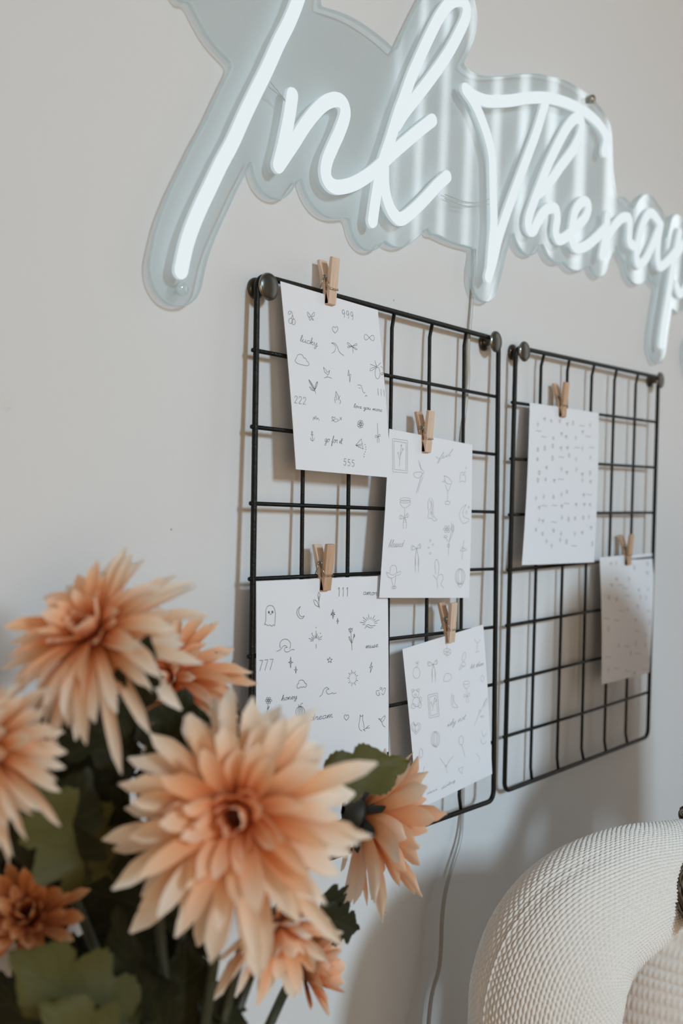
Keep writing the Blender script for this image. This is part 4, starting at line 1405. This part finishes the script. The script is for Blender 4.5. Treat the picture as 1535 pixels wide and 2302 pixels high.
    STR = [[(1880, 1440, .83), (1800, 1560, .825), (1640, 1760, .82), (1585, 1850, .81), (1548, 1915, .768), (1527, 1960, .748), (1516, 1990, .742), (1524, 2030, .736), (1543, 2065, .73)],
           [(1880, 1440, .83), (1800, 1560, .825), (1650, 1770, .82), (1600, 1860, .81), (1562, 1920, .768), (1535, 1962, .748), (1522, 1995, .742), (1531, 2040, .735), (1555, 2080, .728)],
           [(1880, 1440, .83), (1800, 1560, .825), (1630, 1700, .83), (1578, 1790, .825), (1545, 1822, .82), (1533, 1836, .818), (1540, 1850, .816), (1564, 1862, .814)],
           [(1880, 1440, .83), (1800, 1560, .825), (1660, 1780, .82), (1610, 1870, .81), (1573, 1940, .766), (1549, 1990, .744), (1536, 2030, .738), (1548, 2090, .728)]]
    for q in range(150):
        s_ = STR[q % len(STR)]
        dx, dy = r_.uniform(-6, 44), r_.uniform(-16, 18)
        pts = [tuple(at_z(x + dx + r_.uniform(-5, 5), y + dy + r_.uniform(-4, 4), z + r_.uniform(-.004, .003))) for x, y, z in s_]
        P_ = catmull(pts, 5)
        b.tube(P_, [.0017 * (1 - .75 * (i / (len(P_) - 1)) ** 2) for i in range(len(P_))], 5)
    b.build('hair_lock', M['hair'], o)
    # stool under the sitter
    sx, sy = pp(0, 0, 0)[:2]
    st = thing('round_stool', 'round grey stool under the person in the sweater', 'stool', (sx, sy, 0))
    b = MB()
    b.lathe([(0, nk[2] - .72), (.17, nk[2] - .72), (.18, nk[2] - .70), (.18, nk[2] - .665), (.17, nk[2] - .65), (0, nk[2] - .65)], (sx, sy, 0), (0, 0, 1), 32)
    adopt(st, b.build('seat', M['stool']))
    for k in range(4):
        a = PI / 4 + k * PI / 2
        b = MB()
        b.tube([(sx + .12 * math.cos(a), sy + .12 * math.sin(a), nk[2] - .715), (sx + .17 * math.cos(a), sy + .17 * math.sin(a), 0)], .014, 10)
        adopt(st, b.build('leg', M['stool']))
    return o


person()


# ------------------------------------------------------------------ artificial chrysanthemums
def frame_of(n):
    n = Vector(n).normalized()
    ref = Vector((0, 0, 1)) if abs(n.z) < .85 else Vector((1, 0, 0))
    e1 = (ref - n * ref.dot(n)).normalized()
    return n, e1, n.cross(e1)


def petal_mesh(base, n, rad, L, w, el0, el1, r_, cup=.3, droop=.0, notch=.5, tone=0.0):
    """one cloth petal: base point, flower axis n, outward direction rad, elevation bends from el0 to el1"""
    NS, NT = 9, 4
    t_dir = n.cross(rad).normalized()
    p = Vector(base)
    vs, uvs = [], []
    tw = r_.uniform(-.25, .25)
    side_bend = r_.uniform(-.32, .32)
    for i in range(NS + 1):
        s = i / NS
        el = el0 + (el1 - el0) * s ** 1.2
        d = (rad * math.cos(el) + n * math.sin(el) + t_dir * side_bend * s).normalized()
        if i:
            p = p + d * (L / NS)
            p.z -= droop * L * s / NS * 1.6
        up = (n * math.cos(el) - rad * math.sin(el)).normalized()
        prof = (.34 + .66 * math.sin(PI * .5 * min(1, s / .58))) * (1 if s < .66 else max(0, 1 - ((s - .66) / .345) ** 2) ** .5)
        hw = w * .5 * max(prof, .06)
        a = tw * s
        for j in range(NT + 1):
            t = -1 + 2 * j / NT
            c = t_dir * math.cos(a) + up * math.sin(a)
            lift = up * (cup * hw * (t * t) * (1.0 - .3 * s)) - up * (.10 * hw * math.cos(PI * t * 2) * .5)
            fwd = -d * (notch * .06 * L * abs(t) ** 1.5) * (s > .8) if True else 0
            tip = d * (-.05 * L * notch) * (1 - abs(t)) * (1 if (i == NS and abs(t) < .3) else 0)
            vs.append(p + c * hw * t + lift + fwd + tip)
            uvs.append((min(1, max(0, s + tone)), t + 1.5))
    fs = []
    k = NT + 1
    for i in range(NS):
        for j in range(NT):
            fs.append((i * k + j, i * k + j + 1, (i + 1) * k + j + 1, (i + 1) * k + j))
    return vs, fs, uvs


def leaf_mesh(b, base, tip, nrm, width, r_, lobes=3, curl=.15, fold=.25):
    base, tip = Vector(base), Vector(tip)
    d = tip - base
    L = d.length
    d.normalize()
    n = Vector(nrm)
    n = (n - d * n.dot(d)).normalized()
    sd_ = d.cross(n)
    NS, NT = 48, 10
    vs, uvs = [], []
    bend = r_.uniform(-.12, .12)
    ph = r_.uniform(-.04, .04)
    for i in range(NS + 1):
        s = i / NS
        env = math.sin(PI * min(1, .05 + .95 * s) ** .85) ** .75 if s < 1 else 0
        x = (s + ph) * (lobes + .35)
        lob = .58 + .42 * abs(math.sin(PI * x)) ** .7
        saw = 1 + .10 * (((s * 15) % 1) - .5)
        hw = width * .5 * max(env, 0.02) * lob * saw
        if s < .07:
            hw = width * .03
        for j in range(NT + 1):
            t = -1 + 2 * j / NT
            adv = .10 * abs(t) * (1 - s) * L
            p = base + d * (s * L + adv) + sd_ * (t * hw + bend * L * s * s)
            p = p + n * (fold * hw * abs(t) - curl * L * s * s + .035 * L * math.sin(3 * PI * s + t * 2) * abs(t))
            vs.append(p)
            uvs.append((s, t))
    k = NT + 1
    b.add(vs, [(i * k + j, i * k + j + 1, (i + 1) * k + j + 1, (i + 1) * k + j) for i in range(NS) for j in range(NT)], 0, uvs)


def px_dir(dx, dy, dz):
    """a direction given as right / up / towards the camera"""
    return Vector(CR * dx + CU * dy - CF * dz).normalized()


ROOT = at_z(420, 2700, .50)     # where the stems come together in the vase


def chrysanthemum(label, cx, cy, z, axis, layers, mats, seed, stem_px, leaves=(), droop=.12, eye=.10, calyx=True, cal_mat='calyx'):
    r_ = random.Random(seed)
    c = at_z(cx, cy, z)
    n, e1, e2 = frame_of(px_dir(*axis))
    t = thing('artificial_chrysanthemum', label, 'flower', ROOT, 'artificial chrysanthemums')
    R = max(l[1] for l in layers)
    b = MB()
    b.lathe([(0, .05 * R), (eye * R * .6, .045 * R), (eye * R, 0), (eye * R * 1.1, -.12 * R), (eye * R * .5, -.2 * R), (0, -.2 * R)], c, n, 20)
    bl = adopt(t, b.build('bloom', M['floret']))
    k0 = 0
    for li, (cnt, L, w, el0, el1, off, r0, mat) in enumerate(layers):
        for k in range(cnt):
            a = 2 * PI * (k + .5 * (li % 2) + r_.uniform(-.22, .22)) / cnt + li * .37
            rad = (e1 * math.cos(a) + e2 * math.sin(a))
            base = c + n * off * R + rad * r0 * R
            LL = L * r_.uniform(.74, 1.12)
            vs, fs, uvs = petal_mesh(base, n, rad, LL, w * r_.uniform(.8, 1.15), el0 + r_.uniform(-.2, .2), el1 + r_.uniform(-.32, .32), r_, cup=r_.uniform(.25, .7), droop=droop * r_.uniform(.4, 1.4), notch=r_.uniform(.2, 1.2), tone=r_.uniform(-.12, .10))
            pb = MB()
            pb.add(vs, fs, 0, uvs)
            p = pb.build('petal', M[mat])
            p.parent = bl
    cb = c - n * .16 * R
    if calyx:
        b = MB()
        b.lathe([(0, .02 * R), (.20 * R, .03 * R), (.22 * R, -.04 * R), (.12 * R, -.14 * R), (.055 * R, -.2 * R)], cb, n, 14)
        for k in range(7):
            a = 2 * PI * k / 7
            rad = (e1 * math.cos(a) + e2 * math.sin(a))
            vs, fs, uvs = petal_mesh(cb + rad * .12 * R, n, rad, .36 * R, .14 * R, .1 + r_.uniform(-.5, .4), .5, r_, cup=.3)
            b.add(vs, fs, 0)
        adopt(t, b.build('calyx', M[cal_mat]))
    pts = [tuple(cb - n * .05 * R)] + [tuple(at_z(*q)) for q in stem_px] + [tuple(ROOT), tuple(ROOT - Vector((0, 0, .12)))]
    b = MB()
    P_ = catmull(pts, 8)
    b.tube(P_, .0026, 9)
    adopt(t, b.build('stem', M['stem']))
    for lf in leaves:
        (bx, by, bz), (tx, ty, tz), nn, wpx, mat = lf[:5]
        kw = lf[5] if len(lf) > 5 else {}
        b = MB()
        leaf_mesh(b, at_z(bx, by, bz), at_z(tx, ty, tz), px_dir(*nn), wpx * .5 * (bz + tz) / F, r_, **kw)
        adopt(t, b.build('leaf', M[mat]))
    return t


def px2m(p, z):
    return p * z / F


# layers: count, length, width, elevation at base, elevation at tip, axial offset, radial offset, material
def big_layers(R, m_out='petal', m_in='petal_mid', m_core='petal_mid', k=1.0):
    return [(20, R * 1.00, k * R * .18, -.12, -.45, -.10, .12, m_out), (20, R * .97, k * R * .175, .14, -.22, -.05, .12, m_out), (19, R * .87, k * R * .175, .38, .06, .0, .11, m_out),
            (16, R * .68, k * R * .17, .70, .42, .02, .10, m_in), (13, R * .46, k * R * .16, 1.0, .95, .03, .09, m_in), (8, R * .28, k * R * .14, 1.2, 1.75, .04, .08, m_core)]


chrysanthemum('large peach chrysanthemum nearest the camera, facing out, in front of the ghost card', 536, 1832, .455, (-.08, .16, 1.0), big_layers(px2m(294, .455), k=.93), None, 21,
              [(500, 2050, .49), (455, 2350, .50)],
              [((455, 2330, .50), (535, 2210, .53), (.2, .4, 1), 150, 'leaf_dark_shaded'), ((470, 2290, .50), (560, 2245, .55), (.3, .6, 1), 110, 'leaf_dark_shaded')], droop=.16)
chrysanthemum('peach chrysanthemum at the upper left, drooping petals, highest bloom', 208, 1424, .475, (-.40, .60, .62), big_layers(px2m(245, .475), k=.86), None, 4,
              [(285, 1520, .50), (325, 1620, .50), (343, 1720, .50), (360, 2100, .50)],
              [((318, 1610, .462), (312, 1435, .455), (-.5, .1, 1), 130, 'leaf_dark_shaded'), ((330, 1690, .50), (55, 1575, .49), (.1, .5, 1), 190, 'leaf_dark_shaded'), ((340, 1700, .51), (130, 1700, .50), (0, .6, 1), 150, 'leaf_dark_shaded', dict(fold=.1))], droop=.16)
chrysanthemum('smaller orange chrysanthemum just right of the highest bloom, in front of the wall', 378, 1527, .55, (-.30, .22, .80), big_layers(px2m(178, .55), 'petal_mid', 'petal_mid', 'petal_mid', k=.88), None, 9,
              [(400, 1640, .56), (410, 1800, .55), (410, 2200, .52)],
              [((385, 1740, .50), (415, 1560, .49), (.2, .2, 1), 190, 'leaf_dark_shaded'), ((470, 1690, .56), (532, 1570, .57), (.2, .2, 1), 90, 'leaf_dark_shaded')], droop=.22)
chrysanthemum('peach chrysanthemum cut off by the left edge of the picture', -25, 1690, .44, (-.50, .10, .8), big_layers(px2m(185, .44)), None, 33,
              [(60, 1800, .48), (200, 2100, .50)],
              [((100, 2010, .49), (140, 1745, .465), (-.1, .2, 1), 260, 'leaf_dark_shaded', dict(fold=.1)), ((260, 1980, .49), (60, 1800, .46), (.0, .4, 1), 230, 'leaf_olive_lit', dict(fold=.1)), ((300, 1950, .50), (190, 1760, .49), (.0, .2, 1), 170, 'leaf_dark_shaded')], droop=.2)
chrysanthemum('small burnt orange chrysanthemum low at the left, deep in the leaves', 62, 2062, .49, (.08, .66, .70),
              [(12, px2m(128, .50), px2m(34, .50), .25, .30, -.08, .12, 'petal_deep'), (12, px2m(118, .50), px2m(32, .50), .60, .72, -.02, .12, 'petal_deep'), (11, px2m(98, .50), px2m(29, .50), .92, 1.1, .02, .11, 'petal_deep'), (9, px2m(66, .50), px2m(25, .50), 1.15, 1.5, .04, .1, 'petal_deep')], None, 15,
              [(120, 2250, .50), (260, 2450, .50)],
              [((335, 2330, .47), (22, 2172, .45), (.1, .5, 1), 235, 'leaf_olive_lit', dict(fold=.12, curl=.20)), ((330, 2420, .46), (95, 2300, .43), (.1, .7, 1), 200, 'leaf_olive_lit', dict(fold=.1)), ((330, 2330, .48), (265, 2060, .47), (-.3, .1, 1), 130, 'leaf_dark_shaded'), ((240, 2440, .485), (-60, 2225, .48), (.0, .3, 1), 240, 'leaf_dark_shaded', dict(fold=.1))], droop=.0)
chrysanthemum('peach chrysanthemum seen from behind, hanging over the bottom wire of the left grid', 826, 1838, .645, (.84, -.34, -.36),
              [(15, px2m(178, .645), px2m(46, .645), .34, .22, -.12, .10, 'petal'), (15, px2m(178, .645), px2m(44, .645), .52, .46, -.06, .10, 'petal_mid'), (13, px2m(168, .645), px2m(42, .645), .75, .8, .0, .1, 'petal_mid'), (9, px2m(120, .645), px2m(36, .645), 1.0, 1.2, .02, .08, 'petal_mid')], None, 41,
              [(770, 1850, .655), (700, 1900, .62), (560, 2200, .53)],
              [((705, 1772, .57), (912, 1690, .60), (.1, .35, 1), 135, 'leaf_olive_lit', dict(fold=.1, curl=.02, lobes=2)), ((715, 2010, .58), (780, 2060, .60), (.3, .3, 1), 110, 'leaf_dark_shaded'), ((705, 2050, .58), (818, 2105, .60), (.2, .5, 1), 100, 'leaf_dark_shaded')], droop=.16)
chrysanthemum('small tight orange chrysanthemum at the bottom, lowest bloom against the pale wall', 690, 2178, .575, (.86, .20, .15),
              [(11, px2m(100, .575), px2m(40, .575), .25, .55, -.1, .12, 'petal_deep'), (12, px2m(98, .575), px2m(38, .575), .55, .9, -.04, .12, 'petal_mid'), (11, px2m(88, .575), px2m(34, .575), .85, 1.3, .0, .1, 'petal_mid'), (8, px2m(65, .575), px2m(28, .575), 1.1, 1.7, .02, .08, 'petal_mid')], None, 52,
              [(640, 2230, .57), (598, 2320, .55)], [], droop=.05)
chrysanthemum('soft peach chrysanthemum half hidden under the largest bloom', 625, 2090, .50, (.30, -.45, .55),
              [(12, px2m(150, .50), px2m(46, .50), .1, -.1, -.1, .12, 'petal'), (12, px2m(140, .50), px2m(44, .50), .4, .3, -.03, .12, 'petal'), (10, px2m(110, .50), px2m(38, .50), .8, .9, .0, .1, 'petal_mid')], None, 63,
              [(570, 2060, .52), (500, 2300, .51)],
              [((380, 2350, .49), (300, 2100, .48), (-.2, .2, 1), 150, 'leaf_dark_shaded'), ((420, 2350, .51), (400, 2130, .50), (.2, .2, 1), 170, 'leaf_dark_shaded')], droop=.5)

# leafy stems without a bloom fill the back of the bunch
r9 = random.Random(77)
FILL = [('dark leafy stem at the back of the bunch, tallest of the bare stems', 270, 1560, .54), ('dark leafy stem at the left edge behind the burnt orange flower', 60, 1780, .53), ('dark leafy stem in the middle of the bunch behind the largest flower', 330, 1900, .53)]
for label, x, y, z in FILL:
    t = thing('leafy_stem', label, 'foliage', ROOT, 'bare leafy stems in the bunch')
    b = MB()
    P_ = catmull([tuple(at_z(x, y, z)), tuple(at_z((x + 330) / 2, (y + 2400) / 2, z)), tuple(ROOT), tuple(ROOT - Vector((0, 0, .12)))], 8)
    b.tube(P_, .0022, 8)
    adopt(t, b.build('stem', M['stem']))
    for k in range(11):
        q = (k + .5) / 11
        sx, sy = x + (380 - x) * q * .75, y + (2350 - y) * q
        a = (k % 2) * PI + r9.uniform(-.6, .6) + (-.3 if k % 2 else .3)
        ln = r9.uniform(150, 230)
        tx, ty = sx + math.cos(a) * ln, sy - abs(math.sin(a)) * 60 - r9.uniform(-60, 110)
        tx = min(tx, 455)
        b = MB()
        leaf_mesh(b, at_z(sx, sy, z), at_z(tx, ty, z + r9.uniform(-.012, .012)), px_dir(r9.uniform(-.3, .3), r9.uniform(.0, .5), 1), px2m(r9.uniform(150, 210), z), r9, fold=.12)
        adopt(t, b.build('leaf', M['leaf_dark_shaded']))

# vase and side table below the picture
vz = ROOT.z - .03
vs_ = thing('ceramic_vase', 'white ceramic vase holding the artificial chrysanthemums', 'vase', (ROOT.x, ROOT.y, vz - .24))
b = MB()
b.lathe([(.0, 0), (.05, 0), (.062, .02), (.068, .09), (.055, .17), (.040, .215), (.046, .24), (.042, .24), (.036, .215), (.050, .17), (.062, .09), (.056, .02), (0, .012)], (ROOT.x, ROOT.y, vz - .24), (0, 0, 1), 40)
adopt(vs_, b.build('vase_body', M['vase'], fixn=True))
tz = vz - .24
tb = thing('side_table', 'round wooden side table carrying the vase', 'table', (ROOT.x, ROOT.y, 0))
b = MB()
b.lathe([(0, tz - .025), (.12, tz - .025), (.13, tz - .02), (.13, tz - .004), (.126, tz - .0002), (0, tz - .0002)], (ROOT.x, ROOT.y, 0), (0, 0, 1), 40)
adopt(tb, b.build('tabletop', M['table']))
for k in range(3):
    a = 2 * PI * k / 3 + .4
    b = MB()
    b.tube([(ROOT.x + .05 * math.cos(a), ROOT.y + .05 * math.sin(a), tz - .02), (ROOT.x + .115 * math.cos(a), ROOT.y + .115 * math.sin(a), 0)], .011, 10)
    adopt(tb, b.build('leg', M['table']))
